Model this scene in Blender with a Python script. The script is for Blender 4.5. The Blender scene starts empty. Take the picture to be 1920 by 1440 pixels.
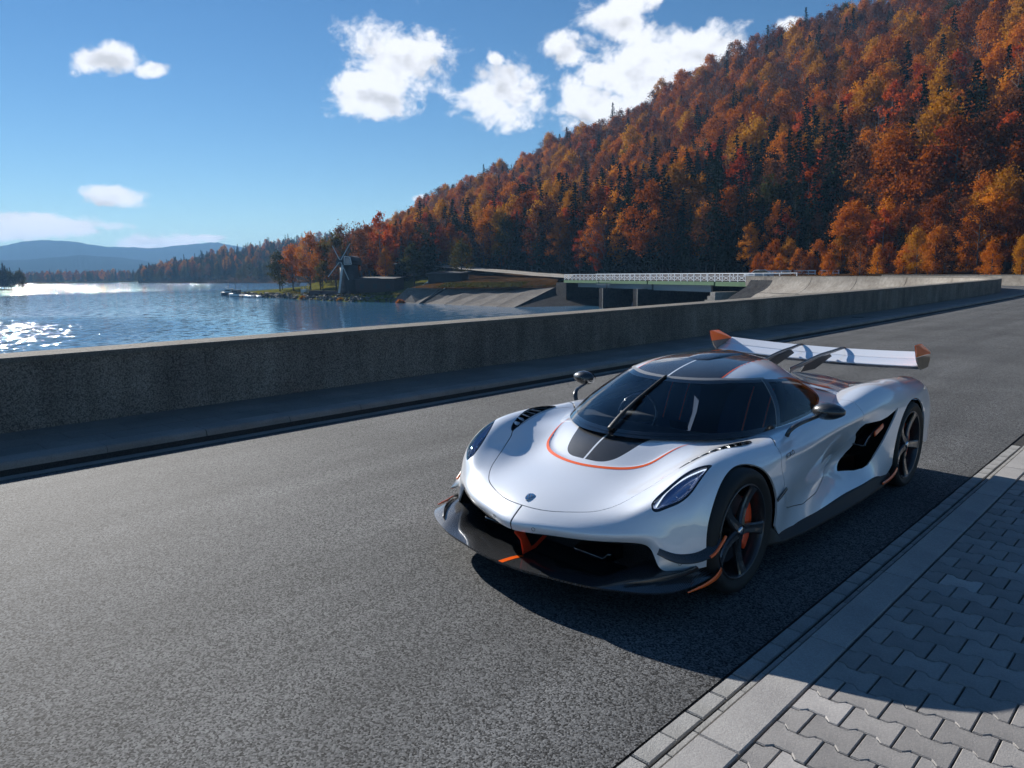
import bpy, bmesh, math, random
import numpy as np
from mathutils import Matrix, Vector
# ================================================================= camera, sky, sun, exposure
scene = bpy.context.scene
C = scene.collection
cam_data = bpy.data.cameras.new('camera')
cam = bpy.data.objects.new('camera', cam_data); C.objects.link(cam)
cam_data.lens = 25.777; cam_data.sensor_width = 36; cam_data.clip_start = .05; cam_data.clip_end = 20000
_r, _u, _w = (.71583, .69814, -.01344), (-.09611, .11757, .9884), (-.69162, .70624, -.15126)
cam.matrix_world = Matrix([[_r[i], _u[i], -_w[i], (2.767, -3.693, 1.792)[i]] for i in range(3)]+[[0, 0, 0, 1]])
scene.camera = cam
SUN_AZ, SUN_EL = math.radians(83.0), math.radians(26.0)          # azimuth from +Y towards -X
SUN_DIR = Vector((-math.sin(SUN_AZ)*math.cos(SUN_EL), math.cos(SUN_AZ)*math.cos(SUN_EL), math.sin(SUN_EL)))
SKY_STRENGTH, SUN_STRENGTH, EXPOSURE = .060, 5.0, .70
world = bpy.data.worlds.new('World'); scene.world = world; world.use_nodes = True
def build_world():
    nt = world.node_tree; N, L = nt.nodes, nt.links
    for n in list(N): N.remove(n)
    out = N.new('ShaderNodeOutputWorld'); bg = N.new('ShaderNodeBackground'); bg.inputs[1].default_value = SKY_STRENGTH
    sky = N.new('ShaderNodeTexSky'); sky.sky_type = 'NISHITA'; sky.sun_disc = False
    sky.sun_elevation = SUN_EL; sky.sun_rotation = -SUN_AZ
    sky.altitude = 600; sky.air_density = 1.0; sky.dust_density = 0.0; sky.ozone_density = 2.0
    def math_(op, a, b=None, c=None, clamp=False):
        m = N.new('ShaderNodeMath'); m.operation = op; m.use_clamp = clamp
        for i, v in enumerate((a, b, c)):
            if v is None: continue
            if isinstance(v, (int, float)): m.inputs[i].default_value = v
            else: L.new(v, m.inputs[i])
        return m.outputs[0]
    tc = N.new('ShaderNodeTexCoord'); d = tc.outputs['Generated']
    # cumulus: (direction, half width, half height, tilt) as angles on the sky
    CL = [((-.9239,.2989,.2388),.042,.016,.15),((-.9083,.3467,.2341),.018,.009,.2),((-.7604,.5956,.2592),.075,.046,-.25),((-.7951,.5675,.2216),.060,.034,-.1),((-.6861,.6932,.2207),.058,.040,0),
          ((-.552,.7978,.2426),.088,.046,-.15),((-.5934,.7767,.2015),.062,.032,-.2),((-.4905,.8313,.2553),.088,.036,-.15),((-.5594,.768,.3119),.05,.018,.2),((-.5606,.7762,.2919),.06,.026,-.5),((-.6206,.7362,.2699),.035,.022,-.4),((-.688,.6815,.2628),.012,.008,-.3),
          ((-.947,.3071,.0942),.030,.012,0),((-.9689,.2408,.0577),.085,.012,.05),((-.9709,.2228,.0627),.045,.010,0),((-.941,.3361,.0405),.035,.011,0),((-.9263,.3745,.0407),.024,.010,0),((-.9142,.4027,.046),.025,.006,0),((-.9783,.2012,.0470),.03,.008,0),((-.3978,.8738,.2796),.016,.008,0),((-.7744,.6254,.0962),.012,.006,0)]
    near = None                                                   # distance to the closest cloud centre in units of its size
    for c, wa, wb, tl in CL:
        c = Vector(c).normalized(); e1 = Vector((c.y, -c.x, 0)).normalized(); e2 = e1.cross(c)
        a1 = e1*math.cos(tl)+e2*math.sin(tl); a2 = e2*math.cos(tl)-e1*math.sin(tl)
        mp = N.new('ShaderNodeMapping'); mp.vector_type = 'TEXTURE'; L.new(d, mp.inputs['Vector'])
        mp.inputs['Rotation'].default_value = Matrix([[a1[i], a2[i], a1.cross(a2)[i]] for i in range(3)]).to_euler(); mp.inputs['Scale'].default_value = (wa*1.30, wb*1.30, 1e5)
        ln = N.new('ShaderNodeVectorMath'); ln.operation = 'LENGTH'; L.new(mp.outputs[0], ln.inputs[0])
        near = ln.outputs['Value'] if near is None else math_('MINIMUM', near, ln.outputs['Value'])
    def fbm(scale, det, rough, off, dist=0):
        mp = N.new('ShaderNodeMapping'); mp.inputs['Location'].default_value = off; L.new(d, mp.inputs['Vector']); mp.inputs['Scale'].default_value = (1, 1, 1.5)
        n = N.new('ShaderNodeTexNoise'); n.inputs['Scale'].default_value = scale; n.inputs['Detail'].default_value = det; n.inputs['Roughness'].default_value = rough; n.inputs['Distortion'].default_value = dist
        L.new(mp.outputs[0], n.inputs['Vector']); return n.outputs['Fac']
    big = fbm(18, 7, .62, (3.1, 0, 0), .35); lit = fbm(18, 3, .5, (3.1-.006, .002, .020))
    soft = fbm(18, 3, .5, (3.1, 0, 0))
    vo = N.new('ShaderNodeTexVoronoi'); vo.inputs['Scale'].default_value = 46; vo.inputs['Detail'].default_value = 2; vo.inputs['Roughness'].default_value = .6; L.new(d, vo.inputs['Vector'])
    env = math_('SUBTRACT', 1.0, near)
    den = math_('ADD', math_('MULTIPLY', env, .88), math_('MULTIPLY_ADD', big, 1.45, -.70))
    den = math_('ADD', den, math_('MULTIPLY_ADD', vo.outputs['Distance'], -.24, .12))
    alpha = N.new('ShaderNodeMapRange'); alpha.interpolation_type = 'SMOOTHSTEP'; L.new(den, alpha.inputs[0]); alpha.inputs[1].default_value = .0; alpha.inputs[2].default_value = .42
    inr = N.new('ShaderNodeMapRange'); L.new(env, inr.inputs[0]); inr.inputs[1].default_value = -.55; inr.inputs[2].default_value = 0
    al = math_('MULTIPLY', alpha.outputs[0], inr.outputs[0])
    shade = math_('MULTIPLY', math_('SUBTRACT', soft, lit), 1.5)
    thick = N.new('ShaderNodeMapRange'); L.new(den, thick.inputs[0]); thick.inputs[1].default_value = .35; thick.inputs[2].default_value = 1.25
    thick.inputs[3].default_value = 1.0; thick.inputs[4].default_value = .80
    lum = math_('MULTIPLY', math_('ADD', thick.outputs[0], shade), 11.2)
    lum = math_('MINIMUM', math_('MAXIMUM', lum, 7.4), 11.0)
    comb = N.new('ShaderNodeMix'); comb.data_type = 'RGBA'; comb.blend_type = 'MULTIPLY'; comb.inputs[0].default_value = 1
    cc = N.new('ShaderNodeCombineColor'); [L.new(lum, cc.inputs[i]) for i in range(3)]
    L.new(cc.outputs[0], comb.inputs[6]); comb.inputs[7].default_value = (.96, .98, 1.04, 1)
    hs = N.new('ShaderNodeHueSaturation'); hs.inputs['Saturation'].default_value = 1.2; L.new(sky.outputs[0], hs.inputs['Color'])
    mix = N.new('ShaderNodeMix'); mix.data_type = 'RGBA'; L.new(al, mix.inputs[0]); tn = N.new('ShaderNodeMix'); tn.data_type = 'RGBA'; tn.blend_type = 'MULTIPLY'; tn.inputs[0].default_value = 1; L.new(hs.outputs[0], tn.inputs[6]); tn.inputs[7].default_value = (.73, .84, .92, 1); L.new(tn.outputs[2], mix.inputs[6]); L.new(comb.outputs[2], mix.inputs[7])
    L.new(mix.outputs[2], bg.inputs[0]); L.new(bg.outputs[0], out.inputs[0])
build_world()
world.cycles.sampling_method = 'MANUAL'; world.cycles.sample_map_resolution = 512
sun_data = bpy.data.lights.new('sun', 'SUN'); sun_data.energy = SUN_STRENGTH; sun_data.angle = math.radians(.5); sun_data.color = (1, .965, .91)
sun = bpy.data.objects.new('sun', sun_data); C.objects.link(sun)
sun.rotation_euler = (-SUN_DIR).to_track_quat('-Z', 'Y').to_euler()
vs = scene.view_settings; vs.view_transform = 'Standard'; vs.look = 'None'; vs.exposure = EXPOSURE; vs.gamma = 1; vs.use_curve_mapping = False
scene.render.engine = 'CYCLES'; cy = scene.cycles
cy.use_denoising = True; cy.max_bounces = 6; cy.diffuse_bounces = 2; cy.glossy_bounces = 4; cy.transmission_bounces = 6; cy.transparent_max_bounces = 12; cy.volume_bounces = 0
cy.sample_clamp_indirect = 4; cy.caustics_reflective = False; cy.caustics_refractive = False
cy.use_adaptive_sampling = True; cy.adaptive_threshold = .02; cy.denoising_prefilter = 'ACCURATE'
rnd = random.Random(7); R_ = np.random.RandomState(11)
# ================================================================= object helpers
def tag(o, label=None, cat=None, group=None, kind=None):
    if label: o['label'] = label
    if cat: o['category'] = cat
    if group: o['group'] = group
    if kind: o['kind'] = kind
    return o
def empty(name, loc=(0, 0, 0), rot=(0, 0, 0)):
    o = bpy.data.objects.new(name, None); o.empty_display_size = .3; o.location = loc; o.rotation_euler = rot; C.objects.link(o); return o
def mesh_of(name, V, F, mat_, smooth=False):
    me = bpy.data.meshes.new(name); me.from_pydata([tuple(map(float, v)) for v in V], [], [tuple(map(int, f)) for f in F])
    if smooth: me.polygons.foreach_set('use_smooth', np.ones(len(me.polygons), bool))
    if mat_ is not None: me.materials.append(mat_)
    me.update(); return me
def link(name, me, parent=None, loc=None, rot=None):
    o = bpy.data.objects.new(name, me); C.objects.link(o)
    if parent is not None: o.parent = parent
    if loc is not None: o.location = loc
    if rot is not None: o.rotation_euler = rot
    return o
def obj(name, V, F, mat_, parent=None, smooth=False): return link(name, mesh_of(name, V, F, mat_, smooth), parent)
def add(name, m, mat_, parent=None, smooth=True):
    """a TM as one mesh object with its own smooth normals"""
    me = bpy.data.meshes.new(name)
    me.vertices.add(len(m.V)); me.vertices.foreach_set('co', m.V.astype(np.float32).ravel())
    nt = len(m.T); me.loops.add(nt*3); me.loops.foreach_set('vertex_index', m.T.astype(np.int32).ravel())
    me.polygons.add(nt); me.polygons.foreach_set('loop_start', np.arange(0, nt*3, 3, dtype=np.int32))
    me.update(calc_edges=True); me.validate()
    if smooth:
        me.polygons.foreach_set('use_smooth', np.ones(len(me.polygons), bool))
        if len(me.vertices) == len(m.N): me.normals_split_custom_set_from_vertices(m.N.tolist())
    me.materials.append(mat_)
    return link(name, me, parent)
class MB:
    """collects boxes and bars into one mesh"""
    def __init__(s): s.V, s.F = [], []
    def hexa(s, P):
        o = len(s.V); s.V += [tuple(p) for p in P]
        s.F += [tuple(o+i for i in f) for f in ((0, 3, 2, 1), (4, 5, 6, 7), (0, 1, 5, 4), (1, 2, 6, 5), (2, 3, 7, 6), (3, 0, 4, 7))]; return s
    def box(s, x0, x1, y0, y1, z0, z1): return s.hexa([(x0, y0, z0), (x1, y0, z0), (x1, y1, z0), (x0, y1, z0), (x0, y0, z1), (x1, y0, z1), (x1, y1, z1), (x0, y1, z1)])
    def bar(s, a, b, w, h=None, up=(0, 0, 1)):
        a, b = np.array(a, float), np.array(b, float); t = b-a; t /= np.linalg.norm(t)
        u = np.cross(t, up); u = u/np.linalg.norm(u) if np.linalg.norm(u) > 1e-4 else np.array([1., 0, 0]); v = np.cross(u, t); h = h or w
        u, v = u*w/2, v*h/2
        return s.hexa([a-u-v, a+u-v, b+u-v, b-u-v, a-u+v, a+u+v, b+u+v, b-u+v])
    def build(s, name, mat_, parent=None): return obj(name, s.V, s.F, mat_, parent)
def text_mesh(t, size, shear=0, extrude=0):
    cu = bpy.data.curves.new('text', 'FONT'); cu.body = t; cu.size = size; cu.shear = shear; cu.extrude = extrude; cu.resolution_u = 3
    o = bpy.data.objects.new('text', cu); C.objects.link(o)
    dg = bpy.context.evaluated_depsgraph_get(); me = bpy.data.meshes.new_from_object(o.evaluated_get(dg))
    me.calc_loop_triangles()
    V = np.array([v.co[:] for v in me.vertices]); T = np.array([t_.vertices[:] for t_ in me.loop_triangles])
    bpy.data.objects.remove(o); bpy.data.meshes.remove(me); bpy.data.curves.remove(cu)
    return TM(V, T)
# ================================================================= materials
M = {}
def mat(name, col, rough=.5, metal=0, coat=0, spec=.5, var=None, scale=5, bump=0, bscale=60, bdist=.01, detail=4, coords='Object', emit=None, flake=0, sheen=0):
    """principled material; var = second colour mixed in by noise, bump = fine relief"""
    m = bpy.data.materials.new(name); m.use_nodes = True; nt = m.node_tree; N, L = nt.nodes, nt.links
    b = N['Principled BSDF']; b.inputs['Base Color'].default_value = (*col, 1); b.inputs['Roughness'].default_value = rough; b.inputs['Metallic'].default_value = metal
    b.inputs['Coat Weight'].default_value = coat; b.inputs['Coat Roughness'].default_value = .03; b.inputs['Specular IOR Level'].default_value = spec
    if emit: b.inputs['Emission Color'].default_value = (*emit[:3], 1); b.inputs['Emission Strength'].default_value = emit[3]
    tc = N.new('ShaderNodeTexCoord')
    if var:
        n = N.new('ShaderNodeTexNoise'); n.inputs['Scale'].default_value = scale; n.inputs['Detail'].default_value = detail; n.inputs['Roughness'].default_value = .65; L.new(tc.outputs[coords], n.inputs['Vector'])
        r = N.new('ShaderNodeMapRange'); r.inputs[1].default_value = .35; r.inputs[2].default_value = .65; L.new(n.outputs['Fac'], r.inputs[0])
        mx = N.new('ShaderNodeMix'); mx.data_type = 'RGBA'; L.new(r.outputs[0], mx.inputs[0]); mx.inputs[6].default_value = (*col, 1); mx.inputs[7].default_value = (*var, 1); L.new(mx.outputs[2], b.inputs['Base Color'])
    if bump:
        n = N.new('ShaderNodeTexNoise'); n.inputs['Scale'].default_value = bscale; n.inputs['Detail'].default_value = 3; L.new(tc.outputs[coords], n.inputs['Vector'])
        bp = N.new('ShaderNodeBump'); bp.inputs['Strength'].default_value = bump; bp.inputs['Distance'].default_value = bdist; L.new(n.outputs['Fac'], bp.inputs['Height']); L.new(bp.outputs[0], b.inputs['Normal'])
    M[name] = m; return m
def tweak(m):
    nt = m.node_tree; return nt, nt.nodes, nt.links, nt.nodes['Principled BSDF']
# ---------------------------------------------------------------- numeric surface helpers
def nat_spline(t, P, ts):
    """natural cubic spline through P (n,k) at knots t, evaluated at ts"""
    n = len(t); h = np.diff(t); A = np.zeros((n, n)); B = np.zeros((n, P.shape[1]))
    A[0, 0] = A[-1, -1] = 1
    for i in range(1, n - 1):
        A[i, i-1] = h[i-1]; A[i, i] = 2*(h[i-1]+h[i]); A[i, i+1] = h[i]
        B[i] = 6*((P[i+1]-P[i])/h[i]-(P[i]-P[i-1])/h[i-1])
    M = np.linalg.solve(A, B)
    j = np.clip(np.searchsorted(t, ts, side='right')-1, 0, n-2)
    hh = h[j][:, None]; a = ((t[j+1]-ts)[:, None])/hh; b = 1-a
    return a*P[j]+b*P[j+1]+((a**3-a)*M[j]+(b**3-b)*M[j+1])*hh*hh/6
def knots(C):
    """mean chord-length parameter along axis 0 of C (r,c,3)"""
    d = np.linalg.norm(np.diff(C, axis=0), axis=2).mean(1)
    t = np.r_[0, np.cumsum(np.maximum(d, 1e-4)**0.7)]
    return t/t[-1]
def surf(C, nu, nv):
    """interpolate the control net C (rows, cols, 3) to a dense (nu, nv, 3) net"""
    r, c, _ = C.shape
    tu = knots(C); tv = knots(C.transpose(1, 0, 2))
    us = np.interp(np.linspace(0, 1, nu), np.linspace(0, 1, r), tu)
    vs = np.interp(np.linspace(0, 1, nv), np.linspace(0, 1, c), tv)
    A = nat_spline(tu, C.reshape(r, -1), us).reshape(nu, c, 3)
    A = nat_spline(tv, A.transpose(1, 0, 2).reshape(c, -1), vs).reshape(nv, nu, 3)
    return A.transpose(1, 0, 2)
def net_tris(nu, nv, flip=False):
    i = np.arange(nu-1)[:, None]; j = np.arange(nv-1)[None, :]
    a = (i*nv+j).ravel(); b = a+1; c = a+nv; d = c+1
    T = np.r_[np.c_[a, c, d], np.c_[a, d, b]]
    return T[:, ::-1] if flip else T
def vnormals(V, T):
    n = np.cross(V[T[:, 1]]-V[T[:, 0]], V[T[:, 2]]-V[T[:, 0]])
    N = np.zeros_like(V)
    for k in range(3): np.add.at(N, T[:, k], n)
    return N/np.maximum(np.linalg.norm(N, axis=1), 1e-12)[:, None]
class TM:
    """triangle mesh with per-vertex normals"""
    def __init__(s, V, T, N=None):
        s.V = np.asarray(V, float); s.T = np.asarray(T, int)
        s.N = vnormals(s.V, s.T) if N is None else N
    def take(s, T):
        u, inv = np.unique(T.ravel(), return_inverse=True)
        return TM(s.V[u], inv.reshape(-1, 3), s.N[u])
    def off(s, d): return TM(s.V+s.N*d, s.T, s.N)
    def mirror(s): return TM(s.V*[-1, 1, 1], s.T[:, ::-1], s.N*[-1, 1, 1])
    def flip(s): return TM(s.V, s.T[:, ::-1], -s.N)
def facet(m):
    """flat-shaded copy"""
    V = m.V[m.T].reshape(-1, 3); n = np.cross(m.V[m.T[:, 1]]-m.V[m.T[:, 0]], m.V[m.T[:, 2]]-m.V[m.T[:, 0]]); n /= np.maximum(np.linalg.norm(n, axis=1), 1e-12)[:, None]
    return TM(V, np.arange(len(V)).reshape(-1, 3), np.repeat(n, 3, 0))
def join(*ms):
    V, T, N, o = [], [], [], 0
    for m in ms:
        V.append(m.V); N.append(m.N); T.append(m.T+o); o += len(m.V)
    return TM(np.vstack(V), np.vstack(T), np.vstack(N))
def weld(m, eps=1e-5):
    key = np.round(m.V/eps).astype(np.int64)
    _, first, inv = np.unique(key, axis=0, return_index=True, return_inverse=True)
    inv = inv.ravel(); T = inv[m.T]
    ok = (T[:, 0] != T[:, 1]) & (T[:, 1] != T[:, 2]) & (T[:, 0] != T[:, 2])
    return TM(m.V[first], T[ok])
def split(m, f):
    """cut a mesh along f = 0; returns (f<0 side, f>0 side), edges exact"""
    f = np.where(np.abs(f) < 1e-7, 1e-7, f)
    s = f[m.T] < 0; k = s.sum(1)
    ins, outs = [m.T[k == 3]], [m.T[k == 0]]
    V, N = [m.V], [m.N]; cache = {}; nv = len(m.V); ev = []; en = []
    def cutv(a, b):
        nonlocal nv
        key = (a, b) if a < b else (b, a)
        if key not in cache:
            t = f[a]/(f[a]-f[b]); ev.append(m.V[a]+(m.V[b]-m.V[a])*t)
            n = m.N[a]+(m.N[b]-m.N[a])*t; en.append(n/max(np.linalg.norm(n), 1e-9))
            cache[key] = nv; nv += 1
        return cache[key]
    I, O = [], []
    for t, sg in zip(m.T[(k == 1) | (k == 2)], s[(k == 1) | (k == 2)]):
        q = int(np.argmax(sg)) if sg.sum() == 1 else int(np.argmin(sg))
        a, b, c = t[q], t[(q+1) % 3], t[(q+2) % 3]
        p, r = cutv(a, b), cutv(a, c)
        one, two = [(a, p, r)], [(p, b, c), (p, c, r)]
        if sg.sum() == 1: I += one; O += two
        else: O += one; I += two
    if ev: V.append(np.array(ev)); N.append(np.array(en))
    M = TM(np.vstack(V), np.zeros((0, 3), int), np.vstack(N))
    if I: ins.append(np.array(I)); outs.append(np.array(O))
    return M.take(np.vstack(ins)), M.take(np.vstack(outs))
def sdpoly(P, poly):
    """signed distance of 2-D points to a closed polygon (negative inside)"""
    poly = np.asarray(poly, float); d = np.full(len(P), 1e9); s = np.ones(len(P))
    for a, b in zip(poly, np.roll(poly, -1, 0)):
        e = b-a; w = P-a
        q = w-e*np.clip((w@e)/(e@e), 0, 1)[:, None]
        d = np.minimum(d, (q*q).sum(1))
        c1 = P[:, 1] >= a[1]; c2 = P[:, 1] < b[1]; c3 = e[0]*w[:, 1] > e[1]*w[:, 0]
        s = np.where((c1 & c2 & c3) | (~c1 & ~c2 & ~c3), -s, s)
    return s*np.sqrt(d)
def sdline(P, line):
    """unsigned distance to an open polyline"""
    line = np.asarray(line, float); d = np.full(len(P), 1e9)
    for a, b in zip(line[:-1], line[1:]):
        e = b-a; w = P-a
        q = w-e*np.clip((w@e)/(e@e), 0, 1)[:, None]
        d = np.minimum(d, (q*q).sum(1))
    return np.sqrt(d)
def smooth_poly(pts, n=8, closed=True):
    """Catmull-Rom refinement of a polyline"""
    P = np.asarray(pts, float); m = len(P); out = []
    for i in range(m if closed else m-1):
        p = [P[(i+k) % m] if closed else P[min(max(i+k, 0), m-1)] for k in (-1, 0, 1, 2)]
        for t in np.arange(n)/n:
            out.append(.5*((2*p[1])+(-p[0]+p[2])*t+(2*p[0]-5*p[1]+4*p[2]-p[3])*t*t+(-p[0]+3*p[1]-3*p[2]+p[3])*t**3))
    if not closed: out.append(P[-1])
    return np.array(out)
def flange(m, d):
    """give the open edges of a sheet a return of depth d (real thickness at panel edges)"""
    E = np.r_[m.T[:, [0, 1]], m.T[:, [1, 2]], m.T[:, [2, 0]]]
    key = np.sort(E, 1); _, idx, cnt = np.unique(key, axis=0, return_index=True, return_counts=True)
    B = E[idx[cnt == 1]]
    u, inv = np.unique(B.ravel(), return_inverse=True); inv = inv.reshape(-1, 2); k = len(u)
    V = np.vstack([m.V[u], m.V[u]-m.N[u]*d])
    T = np.r_[np.c_[inv[:, 1], inv[:, 0], inv[:, 0]+k], np.c_[inv[:, 1], inv[:, 0]+k, inv[:, 1]+k]]
    return join(m, TM(V, T))
def sweep(path, rad, n=8, cap=True, flat=None, up=(0, 0, 1)):
    """tube along a path; rad scalar or per point (rx, rz)"""
    P = np.asarray(path, float); m = len(P)
    R = np.broadcast_to(np.asarray(rad, float).reshape(-1, 1) if np.ndim(rad) == 1 else np.asarray(rad, float), (m, 2) if np.ndim(rad) != 1 else (m, 1))
    if R.shape[1] == 1: R = np.c_[R, R]
    tg = np.gradient(P, axis=0); tg /= np.linalg.norm(tg, axis=1)[:, None]
    V = []
    for i in range(m):
        a = np.cross(tg[i], up); a = a/max(np.linalg.norm(a), 1e-6); b = np.cross(a, tg[i])
        for k in range(n):
            w = 2*math.pi*k/n; V.append(P[i]+a*R[i, 0]*math.cos(w)+b*R[i, 1]*math.sin(w))
    T = []
    for i in range(m-1):
        for k in range(n):
            a = i*n+k; b = i*n+(k+1) % n; T += [(a, b, b+n), (a, b+n, a+n)]
    if cap:
        V += [P[0], P[-1]]; c = m*n
        for k in range(n): T += [(c, (k+1) % n, k), (c+1, (m-1)*n+k, (m-1)*n+(k+1) % n)]
    return TM(np.array(V), np.array(T))
def lathe(prof, n=64, axis=0):
    """revolve (r, h) pairs round the x axis"""
    P = np.asarray(prof, float); m = len(P); V = []
    for k in range(n):
        w = 2*math.pi*k/n
        V += [(h, r*math.cos(w), r*math.sin(w)) for r, h in P]
    T = []
    for k in range(n):
        for i in range(m-1):
            a = k*m+i; b = ((k+1) % n)*m+i; T += [(a, a+1, b+1), (a, b+1, b)]
    return TM(np.array(V), np.array(T))
def loft(rings, closed=True, cap=True):
    """rings (m, n, 3) joined in order"""
    R = np.asarray(rings, float); m, n, _ = R.shape; V = R.reshape(-1, 3); T = []
    for i in range(m-1):
        for k in range(n if closed else n-1):
            a = i*n+k; b = i*n+(k+1) % n; T += [(a, b, b+n), (a, b+n, a+n)]
    if cap and closed:
        V = np.vstack([V, R[0].mean(0), R[-1].mean(0)]); c = m*n
        for k in range(n): T += [(c, (k+1) % n, k), (c+1, (m-1)*n+k, (m-1)*n+(k+1) % n)]
    return TM(V, np.array(T))
def prism(poly, p0, ax, ay, az, th):
    """flat polygon (2-D) extruded by th along az, placed at p0 with axes ax, ay"""
    P = np.asarray(poly, float); n = len(P); p0, ax, ay, az = map(lambda v: np.asarray(v, float), (p0, ax, ay, az))
    A = p0+P[:, :1]*ax+P[:, 1:]*ay; V = np.vstack([A, A+az*th])
    tri = ear(P); T = [t[::-1] for t in tri]+[tuple(i+n for i in t) for t in tri]
    for i in range(n):
        j = (i+1) % n; T += [(i, j, j+n), (i, j+n, i+n)]
    return TM(V, np.array(T))
def ear(P):
    P = np.asarray(P, float); n = len(P); idx = list(range(n))
    ar = sum(P[i][0]*P[(i+1) % n][1]-P[(i+1) % n][0]*P[i][1] for i in range(n))
    if ar < 0: idx = idx[::-1]
    out = []; guard = 0
    cr = lambda a, b, c: (b[0]-a[0])*(c[1]-a[1])-(b[1]-a[1])*(c[0]-a[0])
    while len(idx) > 3 and guard < 5000:
        guard += 1; done = False
        for k in range(len(idx)):
            a, b, c = idx[k-1], idx[k], idx[(k+1) % len(idx)]
            if cr(P[a], P[b], P[c]) <= 1e-12: continue
            if any(cr(P[a], P[b], P[q]) >= 0 and cr(P[b], P[c], P[q]) >= 0 and cr(P[c], P[a], P[q]) >= 0 for q in idx if q not in (a, b, c)): continue
            out.append((a, b, c)); idx.pop(k); done = True; break
        if not done: break
    if len(idx) == 3: out.append(tuple(idx))
    return out
# --- car
mat('pearl', (.79, .815, .86), .32, coat=1, spec=.5)
nt, N, L, b = tweak(M['pearl']); b.inputs['Metallic'].default_value = .15; b.inputs['Coat Roughness'].default_value = .02; b.inputs['Coat IOR'].default_value = 1.7
tc = N.new('ShaderNodeTexCoord'); v = N.new('ShaderNodeTexVoronoi'); v.inputs['Scale'].default_value = 900; L.new(tc.outputs['Object'], v.inputs['Vector'])
nm = N.new('ShaderNodeMapRange'); nm.inputs[3].default_value = .26; nm.inputs[4].default_value = .40; L.new(v.outputs['Color'], nm.inputs[0]); L.new(nm.outputs[0], b.inputs['Roughness'])
def carbon(name, c0, c1, rough, coat, sc):
    m = mat(name, c0, rough, coat=coat); nt, N, L, b = tweak(m)
    tc = N.new('ShaderNodeTexCoord'); sp = N.new('ShaderNodeSeparateXYZ'); L.new(tc.outputs['Object'], sp.inputs[0])
    def mm(op, a, b_=None):
        n = N.new('ShaderNodeMath'); n.operation = op
        for i, x in enumerate((a, b_)):
            if x is None: continue
            if isinstance(x, (int, float)): n.inputs[i].default_value = x
            else: L.new(x, n.inputs[i])
        return n.outputs[0]
    s1 = mm('ADD', mm('ADD', sp.outputs[0], sp.outputs[1]), mm('MULTIPLY', sp.outputs[2], .7)); s2 = mm('ADD', mm('SUBTRACT', sp.outputs[0], sp.outputs[1]), mm('MULTIPLY', sp.outputs[2], .7))
    a = mm('GREATER_THAN', mm('SINE', mm('MULTIPLY', s1, sc)), 0); c = mm('GREATER_THAN', mm('SINE', mm('MULTIPLY', s2, sc)), 0)
    x = mm('ABSOLUTE', mm('SUBTRACT', a, c))
    mx = N.new('ShaderNodeMix'); mx.data_type = 'RGBA'; L.new(x, mx.inputs[0]); mx.inputs[6].default_value = (*c0, 1); mx.inputs[7].default_value = (*c1, 1); L.new(mx.outputs[2], b.inputs['Base Color'])
    r = N.new('ShaderNodeMapRange'); L.new(x, r.inputs[0]); r.inputs[3].default_value = rough; r.inputs[4].default_value = rough+.2; L.new(r.outputs[0], b.inputs['Roughness'])
carbon('carbon', (.008, .009, .011), (.034, .036, .040), .24, 1, 700)
carbon('wheel_carbon', (.012, .013, .016), (.03, .032, .037), .32, .9, 900)
mat('orange', (1.0, .135, .006), .35, coat=1); mat('red_paint', (.62, .04, .012), .4, coat=.6); mat('caliper', (1.0, .085, .01), .4, coat=1)
mat('black_plastic', (.012, .012, .013), .55); mat('gloss_black', (.006, .006, .008), .12, coat=1); mat('duct', (.004, .004, .005), .7)
mat('grey_trim', (.32, .31, .30), .35, metal=.4); mat('bronze', (.20, .145, .085), .3, metal=.3, coat=1, var=(.12, .085, .055), scale=14)
mat('chrome', (.75, .76, .78), .12, metal=1); mat('badge_dark', (.05, .03, .02), .3, coat=1); mat('mirror', (.8, .82, .85), .03, metal=1)
mat('rubber', (.012, .012, .012), .7, bump=.3, bscale=250, bdist=.002); mat('disc', (.10, .10, .105), .35, metal=.7, bump=.15, bscale=400, bdist=.001)
mat('lamp_bowl', (.55, .6, .75), .22, metal=.7, coat=1); mat('lamp_white', (.8, .84, .9), .25, emit=(.8, .9, 1, .8))
mat('interior', (.035, .038, .045), .6, bump=.1, bscale=200); mat('seat_blue', (.035, .055, .10), .8, spec=.1, bump=.2, bscale=220, bdist=.003); mat('screen', (.01, .012, .015), .1, coat=1)
mat('red_glass', (.25, .01, .01), .15, coat=1)
mat('mesh', (.008, .008, .009), .6)
nt, N, L, b = tweak(M['mesh']); tc = N.new('ShaderNodeTexCoord'); v = N.new('ShaderNodeTexVoronoi'); v.inputs['Scale'].default_value = 70; v.feature = 'DISTANCE_TO_EDGE'; L.new(tc.outputs['Object'], v.inputs['Vector'])
bp = N.new('ShaderNodeBump'); bp.inputs['Distance'].default_value = .01; L.new(v.outputs['Distance'], bp.inputs['Height']); L.new(bp.outputs[0], b.inputs['Normal'])
def glass(name, tint, ior=1.52):
    m = bpy.data.materials.new(name); m.use_nodes = True; nt = m.node_tree; N, L = nt.nodes, nt.links
    for n in list(N): N.remove(n)
    out = N.new('ShaderNodeOutputMaterial'); t = N.new('ShaderNodeBsdfTransparent'); t.inputs[0].default_value = (*tint, 1)
    g = N.new('ShaderNodeBsdfGlossy'); g.inputs['Roughness'].default_value = .015; g.inputs[0].default_value = (.95, .97, 1, 1)
    fr = N.new('ShaderNodeFresnel'); fr.inputs[0].default_value = ior
    mx = N.new('ShaderNodeMixShader'); L.new(fr.outputs[0], mx.inputs[0]); L.new(t.outputs[0], mx.inputs[1]); L.new(g.outputs[0], mx.inputs[2]); L.new(mx.outputs[0], out.inputs[0])
    M[name] = m
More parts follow.
